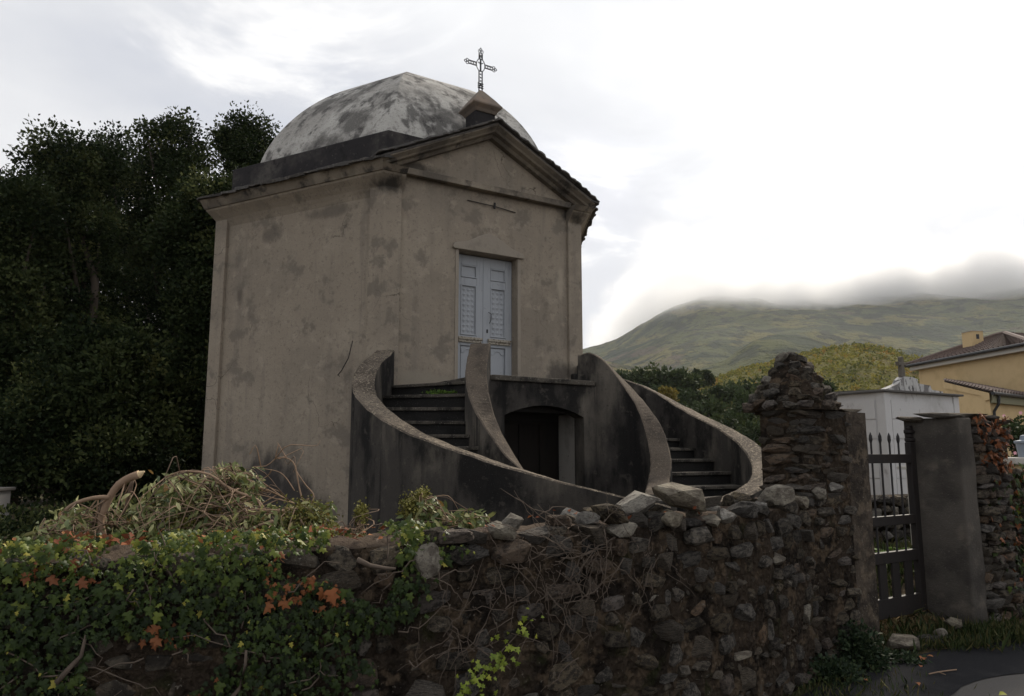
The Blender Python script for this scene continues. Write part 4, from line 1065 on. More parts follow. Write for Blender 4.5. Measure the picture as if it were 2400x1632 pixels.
ridge_mesh('mountain', [(700, 945), (1200, 920), (1340, 868), (1380, 854), (1450, 826), (1520, 792), (1570, 764), (1640, 742), (1760, 732), (1880, 728), (2000, 730), (2120, 734), (2230, 728), (2320, 718), (2400, 708), (2560, 694), (2900, 710)], 700, 2300, M['mountain'], 36, .0035, 190, 70, seed=3)
ridge_mesh('foothill', [(1150, 915), (1250, 895), (1340, 868), (1400, 862), (1480, 872), (1600, 888), (1700, 858), (1770, 812), (1830, 800), (1900, 812), (1990, 838), (2100, 850), (2400, 870), (2700, 880)], 420, 1050, M['mountain'], 9, .008, 150, 46, seed=8)
hill_o, HV = ridge_mesh('maquis_hillside', [(1380, 958), (1500, 945), (1600, 925), (1700, 893), (1800, 868), (1880, 846), (1950, 832), (2010, 826), (2070, 834), (2120, 850), (2200, 868), (2400, 900), (2700, 930)], 110, 270, M['maquis'], 1.6, .035, 190, 60, seed=5)
# low scrub over the hillside
g = np.random.default_rng(3); nb_ = 5200
ii = g.integers(10, 180, nb_); jj = g.integers(18, 60, nb_); base_ = HV[ii, jj] + np.stack([g.normal(0, 1.2, nb_), g.normal(0, 1.2, nb_), np.zeros(nb_)], 1)
per = 9; k = np.repeat(np.arange(nb_), per); sz = g.uniform(.5, 1.5, nb_)[k]; dd = unit(g.normal(size=(nb_ * per, 3)) + [0, 0, .5])
V_, F_ = leaf_arrays(base_[k] + dd * sz[:, None] * [.8, .8, .5], sz * .75, unit(g.normal(size=dd.shape)), unit(dd + g.normal(0, .4, dd.shape)), T_OVAL)
M['scrub'] = material('scrub_foliage', (0, 0, 0), attr=((0, (.055, .066, .018)), (.35, (.135, .14, .03)), (.75, (.27, .235, .048)), (1, (.30, .18, .045))), rough=.9, trans=.15, spec=.05)
tag(link('scrub', np_mesh('scrub', V_, F_, np.repeat(np.clip(g.normal(.5, .25, nb_), 0, 1)[k], 2)), (M['scrub'],)), 'yellow-green maquis scrub covering the near hillside', 'scrub', kind='stuff')

# wood in the valley: (px, top y, half width px, depth, kind)
WOOD = [(1452, 872, 34, 96), (1500, 868, 36, 92), (1545, 862, 40, 90), (1600, 866, 34, 88), (1480, 900, 45, 80), (1545, 905, 45, 78), (1620, 918, 42, 76), (1690, 905, 40, 84), (1740, 895, 40, 88), (1580, 940, 50, 66), (1660, 945, 55, 62), (1740, 925, 52, 64), (1800, 890, 50, 70), (1850, 872, 52, 74), (1905, 880, 45, 78),
        (1700, 970, 55, 52), (1780, 950, 60, 50), (1850, 925, 60, 54), (1630, 985, 50, 50), (1765, 1000, 50, 44)]
WL = ['end tree of the valley wood nearest the chapel wall', 'rounded tree on the wood skyline next to the one nearest the chapel', 'broad dark tree on the wood skyline, second before the lone leaning tree', 'dark round tree on the skyline just before the lone leaning tree', 'tree below the skyline trees, close above the stair coping at the chapel end', 'tree below the broad skyline tree, touching the yellow tree', 'tree under the lone leaning tree, beside the yellow one', 'scrubby tree where the wood meets the hillside below the flat-topped tree',
      'tree at the foot of the yellow-green hillside, above the middle of the coping', 'low tree just above the sloping coping below the yellow tree', 'pale grey-green low tree above the middle of the outer coping', 'large dark tree in the middle of the wood under the hillside', 'tall dark tree of the wood behind the gate pillar side', 'dark tree rising directly beside the conical pillar cap', 'wood tree standing behind the conical pillar cap',
      'light-leaved low tree nearest the coping crown', 'deep green low tree between the coping and the stone pillar', 'wide low tree just behind the stone pillar top', 'small low tree hugging the coping where it turns down', 'lowest dark tree at the stair end beside the stone pillar']
for i, (px, py, hw, Y) in enumerate(WOOD):
    t0 = at(px, py, Y); k = Y / FPX; hgt = t0.z - .4
    bl = [((t0.x, Y, t0.z - hw * k * .75), (hw * k, hw * k, hw * k * .75)), ((t0.x + random.uniform(-.3, .3) * hw * k, Y, t0.z - hw * k * 1.9), (hw * k * 1.15, hw * k, hw * k * 1.1)), ((t0.x, Y, max(1.5, t0.z * .3)), (hw * k * 1.1, hw * k, max(1.2, t0.z * .3)))]
    tree('holm_oak', WL[i], 'tree', (t0.x, Y, .4), t0.z, bl, 75, 6000, .42 * Y / 75, M['leaf_far'], 'trees of the valley wood', 4, .25, 300 + i, (.55 * Y / 75, 1.2 * Y / 75))
for px, py, hw, hh, Y, lb in ((1634, 866, 9, 13, 120, 'thin leaning tree rising above the valley wood'), (1655, 870, 11, 9, 122, 'flat-topped small tree rising above the valley wood')):
    t0 = at(px, py, Y); k = Y / FPX
    tree('lone_tree', lb, 'tree', (t0.x + .4, Y, 3.0), t0.z, [((t0.x, Y, t0.z - hh * k), (hw * k * .8, hw * k, hh * k)), ((t0.x + .5, Y, t0.z - hh * k * 2.4), (hw * k * .6, hw * k * .6, hh * k))], 22, 2200, .42, M['leaf_far'], None, 3, .14, 500 + px, (.3, .7))
t0 = at(1563, 914, 58)
tree('yellow_tree', 'small yellowing tree among the dark valley wood', 'tree', (t0.x, 58, .4), t0.z, [((t0.x, 58, t0.z - .75), (.75, .7, .8)), ((t0.x, 58, t0.z - 1.8), (.8, .7, .9))], 26, 2600, .24, M['leaf_yellow'], None, 3, .1, 77, (.2, .5))

# ------------------------------------------------------------------ white tomb chapel
TA = np.array([7.57, 15.0]); TE = unit(np.array([.872, .488])); TB = np.array([-TE[1], TE[0]]); TW, TD_ = 2.58, 2.0
ztop = at(2076, 912, 15.0).z
tomb = tag(empty('tomb_chapel', (*(TA + TE * TW / 2 + TB * 1), .4)), 'white walled tomb chapel with stepped stained gable and stone cross behind the gate', 'tomb')
def T3(u, b, z): q = TA + TE * u + TB * b; return Vector((*q, z))
mb = MB(); mb.prism([T3(0, 0, 0).xy, T3(TW, 0, 0).xy, T3(TW, TD_, 0).xy, T3(0, TD_, 0).xy], .2, ztop - .06); mb.build('wall', M['whitewash'], tomb)
for u in (.0, TW - .16):
    mb = MB(); mb.prism([T3(u - .02, -.03, 0).xy, T3(u + .18, -.03, 0).xy, T3(u + .18, .16, 0).xy, T3(u - .02, .16, 0).xy], .2, ztop - .06); mb.build('corner_pilaster', M['whitewash'], tomb, bevel=.01)
mb = MB(); mb.prism([T3(-.03, TD_ - .1, 0).xy, T3(.16, TD_ - .1, 0).xy, T3(.16, TD_ + .03, 0).xy, T3(-.03, TD_ + .03, 0).xy], .2, ztop - .06); mb.build('corner_pilaster', M['whitewash'], tomb)
# plaster panels between joints on the two visible sides
for j in range(6):
    z1 = ztop - .22 - .40 * j; z0 = z1 - .378
    mb = MB(); mb.extrude([T3(.20, 0, z0), T3(TW - .20, 0, z0), T3(TW - .20, 0, z1), T3(.20, 0, z1)], Vector((-TB[0], -TB[1], 0)) * .022); mb.build('panel', M['whitewash'], tomb)
    mb = MB(); mb.extrude([T3(0, .2, z0), T3(0, TD_ - .14, z0), T3(0, TD_ - .14, z1), T3(0, .2, z1)], Vector((-TE[0], -TE[1], 0)) * .022); mb.build('panel', M['whitewash'], tomb)
mb = MB(); mb.prism([T3(-.08, -.10, 0).xy, T3(TW + .10, -.10, 0).xy, T3(TW + .1, TD_ + .1, 0).xy, T3(-.08, TD_ + .1, 0).xy], ztop - .06, ztop - .015); mb.build('cornice', M['tombdark'], tomb, bevel=.01)
mb = MB(); mb.prism([T3(.0, .0, 0).xy, T3(TW, .0, 0).xy, T3(TW, TD_, 0).xy, T3(0, TD_, 0).xy], ztop - .02, [ztop + .0, ztop + .0, ztop + .05, ztop + .05]); mb.build('roof', M['tombdark'], tomb)
mb = MB(); zg = ztop - .01
gp_ = [(.30, 0), (.55, .07), (.75, .13), (.92, .18), (1.0, .27), (1.12, .345), (1.42, .345), (1.60, .31), (1.60, .22), (2.05, .19), (2.09, .10), (2.50, .075), (2.50, 0)]
mb.extrude([T3(u + .12 * 0, .25, zg + z) for u, z in gp_], Vector((TB[0], TB[1], 0)) * .16); mb.build('stepped_gable', M['whitewash_stain'], tomb)
mb = MB(); cxu = 1.17; zc_ = zg + .345
mb.extrude([T3(cxu + a, .29, zc_ + z) for a, z in ((-.075, 0), (.075, 0), (.055, .26), (.13, .235), (.145, .33), (.05, .315), (.05, .43), (.0, .45), (-.05, .43), (-.05, .315), (-.145, .33), (-.13, .235), (-.055, .26))], Vector((TB[0], TB[1], 0)) * .08); mb.build('stone_cross', M['graystone'], tomb, bevel=.01)
mb = MB(); mb.box(T3(TW + .08, .1, ztop - .40), .12, .05, .035, (Vector((*TE, 0)), Vector((*TB, 0)), Vector((0, 0, 1)))); mb.build('bracket', M['iron'], tomb)
# rubble bank and grave cross glimpsed through the gate
bank = tag(empty('rubble_wall', (5.35, 10.3, .2)), 'low rubble wall of rounded stones seen through the gate bars', 'wall')
be = unit(np.array([.92, .38])); bb_ = np.array([-be[1], be[0]]); b0 = np.array([4.55, 9.9])
mb = MB(); mb.prism([b0 + bb_ * .08, b0 + be * 2.0 + bb_ * .08, b0 + be * 2.0 + bb_ * .5, b0 + bb_ * .5], .1, 1.02); mb.build('core', M['mortar'], bank)
for r_ in range(6):
    u = random.uniform(0, .1)
    while u < 1.9:
        w = random.uniform(.12, .26); q = b0 + be * (u + w / 2) + bb_ * .06
        put_stone(bank, (q[0], q[1], .22 + r_ * .15 + random.uniform(-.02, .02)), be, -bb_, w, .2, .16, random.choices(('stone', 'stone_pale', 'stone_warm'), (.6, .25, .15))[0], random.uniform(-.3, .3)); u += w
gc = at(2127, 1090, 9.2)
mb = MB(); mb.box((gc.x, 9.2, .85), .035, .03, 1.35); mb.box((gc.x - .02, 9.2, 1.43), .20, .03, .04)
tag(mb.build('grave_cross', M['fascia'], bevel=.004), 'plain pale wooden grave cross standing behind the gate stile', 'grave cross')
# fern and grass behind the gate
def blades(name, label, cat, ctr, rad, n_, h, mat, kind=None, spread=.5, g=None, zf=None, wd=.03):
    g = g or np.random.default_rng(int(abs(ctr[0] * 1000)) + n_)
    P = np.stack([ctr[0] + g.normal(0, rad[0], n_), ctr[1] + g.normal(0, rad[1], n_), np.full(n_, ctr[2])], 1)
    if zf is not None: P[:, 2] = [zf(x, y) for x, y in P[:, :2]]
    ax = unit(g.normal(0, spread, (n_, 3)) * [1, 1, .3] + [0, 0, 1]); hh = h * g.uniform(.5, 1.3, n_)
    V_, F_ = leaf_arrays(P, hh, ax, unit(g.normal(size=(n_, 3))), (T_OVAL[0] * [1, wd / .32, 1], T_OVAL[1]))
    o = link(name, np_mesh(name, V_, F_, np.repeat(g.random(n_), 2)), (mat,)); return tag(o, label, cat, kind=kind or 'stuff')
blades('grass', 'rough grass and dry stalks inside the gate', 'grass', (4.1, 8.3, .3), (.9, .7), 2600, .16, M['grass'], zf=ground_z, wd=.05)
blades('dry_grass', 'dry brown grass and litter in the gateway', 'dry grass', (3.55, 6.95, .1), (.35, .22), 1500, .07, M['straw'], zf=ground_z, spread=1.2, wd=.07)
def fern(loc, label, n_=9, ln=.45):
    f_ = empty('fern', loc); tag(f_, label, 'fern')
    for i in range(n_):
        a = 2 * math.pi * i / n_ + random.random() * .5; d = np.array([math.cos(a), math.sin(a), 0]); P = []; A = []
        for t in np.linspace(.1, 1, 16):
            p = np.array(loc) + d * ln * t * .75 + np.array([0, 0, ln * (.95 * t - .55 * t * t)]); s_ = np.array([-d[1], d[0], .1])
            for e in (-1, 1): P.append(p); A.append(s_ * e + d * .5)
        P = np.array(P); A = np.array(A); sz = np.repeat(ln * .26 * np.sin(np.linspace(.5, 3.0, 16)), 2)
        V_, F_ = leaf_arrays(P, sz, A, np.tile([0, 0, 1.], (len(P), 1)) + rng.normal(0, .1, P.shape), (T_OVAL[0] * [1, .55, 1], T_OVAL[1]))
        tag(link('frond', np_mesh('frond', V_, F_, np.repeat(rng.random(len(P)), 2)), (M['fern'],), f_))
fern((4.35, 8.4, .35), 'bright green fern growing behind the lower gate rail'); fern((4.15, 8.0, .3), 'low fern at the foot of the gate slats', 7, .3)

# ------------------------------------------------------------------ ochre house
HA = np.array([22.2, 40.0]); Ha = unit(np.array([.097, -.995])); Hp = np.array([-Ha[1], Ha[0]]); HLa, HLp = 7.7, 4.6
ze = at(2165, 868, 40.0).z
house = tag(empty('house', (*(HA + Ha * 3 + Hp * 2), .4)), 'ochre rendered house with brown tiled hip roof and square chimney', 'house')
def H3(a, b, z): q = HA + Ha * a + Hp * b; return Vector((*q, z))
mb = MB(); mb.prism([H3(0, 0, 0).xy, H3(HLa, 0, 0).xy, H3(HLa, HLp, 0).xy, H3(0, HLp, 0).xy], .2, ze); mb.build('wall', M['ochre'], house)
mb = MB(); mb.prism([H3(-.3, -.30, 0).xy, H3(HLa + .3, -.30, 0).xy, H3(HLa + .3, HLp + .3, 0).xy, H3(-.3, HLp + .3, 0).xy], ze, ze + .22); mb.build('fascia', M['fascia'], house)
mb = MB(); mb.tube([H3(-.5, -.42, ze + .27), H3(HLa + .5, -.42, ze + .27)], .08, 8); mb.tube([H3(-.5, -.42, ze + .27), H3(-.5, HLp, ze + .27)], .08, 8); mb.tube([H3(HLa + .5, -.42, ze + .27), H3(HLa + .5, HLp, ze + .27)], .08, 8); mb.tube([H3(HLa + .25, -.2, ze + .25), H3(HLa + .1, -.08, ze - .3), H3(HLa + .1, -.08, .4)], .05, 8); mb.build('gutter', M['gutter'], house)
def tiled(parent, A, B, Cc, Dd, pitch=.30, rows=12, name='roof_tiles', tri=False):
    """barrel tiles over the plane A-B (eave) to D-C (top)"""
    A, B, Cc, Dd = [Vector(p) for p in (A, B, Cc, Dd)]; n = int((B - A).length / pitch); mb = MB(); nrm = (B - A).cross(Dd - A).normalized()
    if nrm.z < 0: nrm = -nrm
    for i in range(n):
        for j in range(rows):
            for h in range(4):
                q0, q1 = (i + h / 4) / n, (i + (h + 1) / 4) / n
                def P(q, r_, lift): 
                    e0 = A.lerp(B, q); e1 = Dd.lerp(Cc, q); ph = (q * n) % 1
                    return e0.lerp(e1, r_) + nrm * (.085 * math.sin(ph * math.pi * 2) + lift * 1.4)
                r0, r1 = j / rows, (j + 1) / rows
                mb.add([P(q0, r0, .035), P(q1 - 1e-6, r0, .035), P(q1 - 1e-6, r1, 0), P(q0, r1, 0)], ((0, 1, 2, 3),))
                mb.add([P(q0, r0, -.02), P(q1 - 1e-6, r0, -.02), P(q1 - 1e-6, r0, .035), P(q0, r0, .035)], ((0, 1, 2, 3),))
    o = mb.build(name, M['tile'], parent); o['kind'] = 'stuff'; return o
pk = ze + .30 + 1.15; p1_ = H3(3.15, HLp / 2, pk); p2_ = H3(3.6, HLp / 2, pk)
e_ = .5
tiled(house, H3(-e_, -e_ + .1, ze + .30), H3(HLa + e_, -e_ + .1, ze + .30), p2_, p1_, rows=14)
tiled(house, H3(HLa + e_, -e_ + .1, ze + .30), H3(HLa + e_, HLp + e_, ze + .30), p2_, p2_, rows=14)
mb = MB(); mb.add([H3(-e_, -e_ + .1, ze + .22), H3(HLa + e_, -e_ + .1, ze + .22), H3(HLa + e_, HLp + e_, ze + .22), H3(-e_, HLp + e_, ze + .22), p1_ - Vector((0, 0, .1)), p2_ - Vector((0, 0, .1))], ((0, 1, 5, 4), (1, 2, 5), (2, 3, 4, 5), (3, 0, 4), (3, 2, 1, 0))); mb.build('roof', M['tile'], house)
mb = MB(); mb.tube([H3(-e_, -e_ + .1, ze + .34), p1_ + Vector((0, 0, .05))], .12, 7); mb.tube([p1_ + Vector((0, 0, .05)), p2_ + Vector((0, 0, .05)), H3(HLa + e_, -e_ + .1, ze + .34)], .12, 7); mb.build('ridge_tiles', M['tile'], house)
ch = H3(3.05, .95, 0); cb_ = at(2278, 820, ch.y).z; ct = at(2278, 779, ch.y).z
hx = (Vector((*Ha, 0)), Vector((*Hp, 0)), Vector((0, 0, 1)))
cm = MB(); cm.box((ch.x, ch.y, (cb_ - .5 + ct) / 2), .72, .62, ct - cb_ + .5, hx); cm = cm.build('chimney', M['ochre'], house, bevel=.015)
mb = MB(); mb.box((ch.x, ch.y, ct + .015), .78, .68, .03, hx); mb.build('chimney_cap', M['fascia'], cm)
mb = MB(); q = Vector((ch.x, ch.y, ct - .28)) + Vector((*Ha, 0)) * .355; mb.box(q, .03, .16, .24, hx); mb.build('flue_opening', M['gutter'], cm)
# lower wing
XC = np.array([19.45, 30.0]); Xs = unit(np.array([1.72, 6.0])); Xf = np.array([Xs[1], -Xs[0]]); Xf = unit(np.array([2.7, 2.0])) if False else unit(np.array([.80, .60])) ; XL, XF = 6.2, 6.0
zx0 = at(2320, 921, 30.0).z; zx1 = at(2216, 892, 35.8).z
wing = tag(empty('house_wing', (*(XC + Xs * 3 + Xf * 3), .4)), 'low ochre house wing with lean-to tiled roof and dark downpipe', 'house')
def X3(s_, f_, z): q = XC + Xs * s_ + Xf * f_; return Vector((*q, z))
mb = MB(); mb.prism([X3(0, 0, 0).xy, X3(0, XF, 0).xy, X3(XL, XF, 0).xy, X3(XL, 0, 0).xy], .2, [zx0 - .02, zx0 - .02, zx1 - .05, zx1 - .05]); mb.build('wall', M['ochre'], wing)
mb = MB(); mb.extrude([X3(.9, -.03, zx0 - .05), X3(XL, -.03, zx1 - .38), X3(XL, -.03, zx1 - .06), X3(-.1, -.03, zx0 - .02), X3(-.1, -.03, zx0 - .28), X3(.5, -.03, zx0 - .30)], Vector((-Xf[0], -Xf[1], 0)) * .06); mb.build('verge_band', M['ochre'], wing)
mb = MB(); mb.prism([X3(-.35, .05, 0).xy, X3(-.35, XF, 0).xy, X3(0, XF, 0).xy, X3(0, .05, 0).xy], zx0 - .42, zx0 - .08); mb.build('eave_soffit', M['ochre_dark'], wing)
tiled(wing, X3(-.45, -.12, zx0 + .02), X3(-.45, XF, zx0 + .02), X3(XL, XF, zx1 + .02), X3(XL, -.12, zx1 + .02), rows=16)
mb = MB(); mb.add([X3(-.4, -.1, zx0 - .03), X3(-.4, XF, zx0 - .03), X3(XL, XF, zx1 - .03), X3(XL, -.1, zx1 - .03)], ((0, 1, 2, 3),)); mb.build('roof', M['tile'], wing)
mb = MB(); mb.tube([X3(-.52, -.1, zx0 - .06), X3(-.52, XF, zx0 - .06)], .075, 8); mb.tube([X3(-.5, .55, zx0 - .1), X3(-.42, .5, zx0 - .45), X3(-.08, .28, zx0 - .75), X3(-.08, .25, zx0 - 1.1), X3(-.08, .25, .5)], .055, 8); mb.build('gutter', M['gutter'], wing)
# grave slab, urn and flowering bush beyond the right-hand wall
gs = at(2395, 1072, 10.5)
mb = MB(); mb.box((gs.x + .3, 10.5, gs.z - .05), 1.2, .6, .10); mb.box((gs.x + .32, 10.55, gs.z - .45), 1.1, .5, .7, mi=1); tag(mb.build('grave_slab', (M['fascia'], M['ochre']), bevel=.02), 'pale stone-topped grave beyond the ivy wall', 'grave')
gu = at(2394, 1066, 10.4); mb = MB(); mb.sweep([[Vector((gu.x + .05 + r_ * math.cos(a), 10.4 + r_ * math.sin(a), gs.z + z)) for a in np.linspace(0, 2 * math.pi, 13)[:-1]] for r_, z in ((.08, 0), (.09, .10), (.10, .18), (.12, .20), (.12, .225), (.05, .24), (.035, .30), (.01, .31))])
tag(mb.build('grave_urn', M['bluegrey']), 'blue-grey lidded urn standing on the grave slab', 'urn')
fb = at(2375, 1010, 11.5)
bush = tree('flower_bush', 'loose green bush with pink flowers beyond the ivy wall', 'bush', (fb.x, fb.y, .4), fb.z + .3, [((fb.x, fb.y, fb.z - .05), (.25, .3, .33)), ((fb.x + .15, fb.y, fb.z - .5), (.3, .3, .4))], 40, 2400, .075, M['leaf_far'], None, 5, .03, 9, (.06, .16))
for px, py in ((2391, 968), (2360, 1040), (2378, 1062), (2352, 975)):
    p = at(px, py, 11.2); P = np.tile(np.array(p), (6, 1)); a = np.linspace(0, 2 * math.pi, 7)[:-1]
    V_, F_ = leaf_arrays(P, .035, np.stack([np.cos(a), np.full(6, -.4), np.sin(a)], 1), np.tile([0, -1., .2], (6, 1)), T_OVAL); link('flower', np_mesh('flower', V_, F_), (M['flower'],), bush)
# white tomb glimpsed at the far left
q = at(46, 1190, 13.0); mb = MB(); mb.box((q.x - 1.02, 13.0, .66), 1.1, .9, .60); mb.box((q.x - 1.02, 13.0, .98), 1.2, 1.0, .06, mi=1)
tag(mb.build('white_tomb', (M['shaded_whitewash'], M['tombdark']), bevel=.015), 'small white flat-topped tomb under the dark grove', 'tomb')

# ------------------------------------------------------------------ ivy on the wall
def stems(parent, paths, r0, mat, name='stem'):
    for i, pts in enumerate(paths):
        mb = MB(); n = len(pts); mb.tube(pts, [r0 * (1 - .7 * k_ / n) for k_ in range(n)], 5); mb.build(name, mat, parent, smooth=True)


def wall_pt(s, z, out): p, t, n = wall_at(s); return np.array([*(p + n * out), z])


def creep(s, z, ds, dz, n, wob, out=.03, seed=0):
    g = random.Random(seed); pts = []
    for k_ in range(n):
        if 0 < s < WEND: pts.append(wall_pt(s, z, out + g.uniform(-.01, .015)))
        s += ds + g.uniform(-wob, wob); z += dz + g.uniform(-wob, wob)
    return pts


ivy = tag(empty('ivy', (*wall_at(4.5)[0], 0)), 'dense dark green ivy with reddish dry patches hanging over the roadside wall', 'ivy')
g = np.random.default_rng(21)
def ivy_edge(z): return 6.86 + .42 * np.clip((z - .72) / .4, 0, 1) + .07 * np.sin(z * 23)
n_ = 15500
s = g.uniform(4.7, 7.5, n_); z = np.where(g.random(n_) < .24, 1.30, 1.16 - 1.0 * g.random(n_) ** 1.1)
dens = 1 - .65 * np.clip((s - 6.1) / .8, 0, 1) * np.clip((.80 - z) / .3, 0, 1)
hole = np.array([mnoise.noise(Vector((a * 2.1, b * 2.1, 4))) for a, b in zip(s, z)])
ok = (s < ivy_edge(z) + g.normal(0, .06, n_)) & (g.random(n_) < dens) & (hole > -.30)
s, z = s[ok], z[ok]; n_ = len(s)
P = []; NN = []; TT = []
for a, b in zip(s, z):
    p, t, n = wall_at(a); zt = wall_top(a); ov = max(0, b - (zt - .02))
    out = .035 + .05 * random.random() + .04 * mnoise.noise(Vector((a * 3, b * 3, 0)))
    P.append((*(p + n * (out - (.5 * random.random() ** 1.4 if b > zt + .02 else 0))), zt + random.uniform(-.02, .075) if b > zt + .02 else b)); NN.append((*n, .45 + 1.1 * (b > zt - .08))); TT.append((*t, 0))
P, NN, TT = np.array(P), np.array(NN), np.array(TT)
nn = unit(NN) + g.normal(0, .38, (n_, 3)); ax = TT * g.normal(0, .75, (n_, 1)) + np.array([0, 0, -1.]) + NN * .15
size = g.choice([.014, .021, .030, .043], n_, p=[.26, .34, .27, .13]) * g.uniform(.8, 1.25, n_)
red = np.array([mnoise.noise(Vector((a * 1.4, b * 2.2, 12))) for a, b in zip(s, z)])
topb = np.clip((z - .95) / .25, 0, 1)  # leaves coloured lighter towards the wall top, light painted into their tone
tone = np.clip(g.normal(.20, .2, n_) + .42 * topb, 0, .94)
tone[(red > .58) & (g.random(n_) < .3)] = .985
tone[g.random(n_) < .012] = .95
tone[(s > 6.45) & (s < 6.85) & (z > .92) & (z < 1.2) & (g.random(n_) < .28)] = .975
tone[(s > 5.5) & (s < 5.8) & (z > 1.06) & (g.random(n_) < .15)] = .99
order = np.argsort(-size * (s > 5.4)); big = order[:300]; small = order[300:]
V_, F_ = leaf_arrays(P[small], size[small], ax[small], nn[small], T_IVY); nt = len(T_IVY[1])
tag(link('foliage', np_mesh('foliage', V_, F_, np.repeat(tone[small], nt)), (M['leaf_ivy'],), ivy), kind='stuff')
def leaf_parts(parent, idx, P, size, ax, nn, tone, tpl, mat, levels=9, name='leaf'):
    """single leaves as objects that share one mesh per tone"""
    lib = {}
    for i in idx:
        q = int(round(float(tone[i]) * (levels - 1))) / (levels - 1) if tone[i] < .94 else round(float(tone[i]), 2)
        if q not in lib:
            me = np_mesh(name, tpl[0], tpl[1], np.full(len(tpl[1]), q)); me.materials.append(mat); lib[q] = me
        x = Vector(ax[i]).normalized(); n3 = Vector(nn[i]); n3 = (n3 - x * n3.dot(x)).normalized(); y = n3.cross(x)
        o = bpy.data.objects.new(name, lib[q]); COL.objects.link(o); m_ = Matrix((x, y, n3)).transposed().to_4x4() @ Matrix.Scale(float(size[i]), 4); m_.translation = Vector(P[i])
        o.parent = parent; o.matrix_parent_inverse = Matrix.Translation(-parent.location); o.matrix_basis = m_
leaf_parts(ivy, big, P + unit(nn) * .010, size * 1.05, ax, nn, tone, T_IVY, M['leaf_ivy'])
paths = []
for i in range(46): paths.append(creep(random.uniform(5.0, 7.3), random.uniform(.4, 1.15), random.uniform(-.05, .05), random.uniform(-.03, .03), random.randint(5, 12), .025, .06, i))
stems(ivy, [p_ for p_ in paths if len(p_) > 3], .004, M['vine'])
stems(ivy, [[wall_pt(s_of_px(x, z_), z_, .08) for x, z_ in ((485, .44), (520, .52), (560, .60), (575, .70), (580, .76))], [wall_pt(s_of_px(x, z_), z_, .08) for x, z_ in ((150, .68), (180, .74), (205, .78), (215, .86))], [wall_pt(s_of_px(x, z_), z_, .07) for x, z_ in ((835, 1.12), (860, 1.09), (895, 1.075), (920, 1.07))]], .013, M['vine'])
# dry vine tangle on the bare wall
vine = tag(empty('dry_vine', (*wall_at(8.4)[0], .4)), 'leafless brown vine tangle clinging to the bare wall beside the ivy', 'vine')
paths = []
for i in range(170):
    g_ = random.Random(900 + i); c = g_.choice(((7.85, 1.12), (7.95, 1.0), (7.6, .85), (7.85, .9), (8.0, .92), (8.5, 1.0), (7.45, .7), (8.1, 1.12)))
    paths.append(creep(c[0] + g_.gauss(0, .14), c[1] + g_.gauss(0, .10), g_.gauss(0, .022), g_.gauss(-.008, .022), g_.randint(5, 10), .014, .035, i + 77))
mb = MB()
for p_ in paths[40:]:
    if len(p_) > 3: mb.tube(p_, [.0021 * (1 - .5 * k_ / len(p_)) for k_ in range(len(p_))], 4)
o = mb.build('fine_runners', M['vine'], vine); o['kind'] = 'stuff'
stems(vine, [p_ for p_ in paths[:40] if len(p_) > 3], .0034, M['vine'], 'runner')
# lime green shoot low on the wall
lime = tag(empty('ivy_shoot', (*wall_at(7.9)[0], .1)), 'lime green young ivy shoot low on the bare wall', 'ivy')
g = np.random.default_rng(8); n_ = 85; tt_ = g.random(n_); s = 7.32 + .40 * tt_ + g.normal(0, .04, n_); z = .44 + .33 * tt_ + g.normal(0, .045, n_)
P = np.array([wall_pt(a, b, .05) for a, b in zip(s, z)]); NN = np.array([(*wall_at(a)[2], .3) for a in s]); nn = NN + g.normal(0, .3, (n_, 3)); ax = g.normal(0, .7, (n_, 3)) + [0, 0, -.8]
leaf_parts(lime, range(n_), P, g.uniform(.016, .04, n_), ax, nn, np.clip(g.normal(.5, .25, n_), 0, .93), T_IVY, M['leaf_lime'])
stems(lime, [[wall_pt(7.32 + .40 * t, .44 + .33 * t, .03) for t in np.linspace(0, 1, 8)]], .005, M['vine'])

# ivy on the right-hand wall and pillar
ivy2 = tag(empty('ivy', (*(P2N + E2 * 1.0), 0)), 'ivy with dead red leaves hanging on the rendered gate pillar and the wall beyond', 'ivy')
g = np.random.default_rng(31); n_ = 1700; u = g.uniform(.22, 2.4, n_); z = g.uniform(.3, 1.98, n_)
ok = np.where(u < .84, (np.abs(u - .55 - .1 * np.sin(z * 5)) < .16 + .18 * (z > 1.5)) & (g.random(n_) < np.where(z > 1.45, 1, .22)), (z < 1.5) & (z > .45 - .2 * (u - .8)))
u, z = u[ok], z[ok]; n_ = len(u); P = np.array([(*(P2N + E2 * a - B2 * random.uniform(.01, .06) + (B2 * .08 if a > .84 else 0)), b) for a, b in zip(u, z)])
nn = np.array([-B2[0], -B2[1], .4]) + g.normal(0, .4, (n_, 3)); ax = g.normal(0, .7, (n_, 3)) + [0, 0, -1]; sz = g.uniform(.035, .07, n_)
tone = np.clip(g.normal(.33, .2, n_), 0, .9); tone = np.where((u < .84) & (z > 1.42), .985, tone); tone = np.where((g.random(n_) < .2), .98, tone)
leaf_parts(ivy2, range(min(300, n_)), P, sz, ax, nn, tone, T_IVY, M['leaf_ivy'])
V_, F_ = leaf_arrays(P[300:], sz[300:], ax[300:], nn[300:], T_IVY); tag(link('foliage', np_mesh('foliage', V_, F_, np.repeat(tone[300:], nt)), (M['leaf_ivy'],), ivy2), kind='stuff')

# ------------------------------------------------------------------ heap of cut branches on and behind the wall
def jit(a, k): return [a[i] + Vector((random.gauss(0, k), random.gauss(0, k), random.gauss(0, k))) for i in range(len(a))]


def pxpath(lst, Y): return [at(x, y, Y + (d[0] if d else 0)) for x, y, *d in lst]


def dense(pts, n=14): return [Vector(p) for p in crv(np.array([tuple(p) for p in pts]), n)]


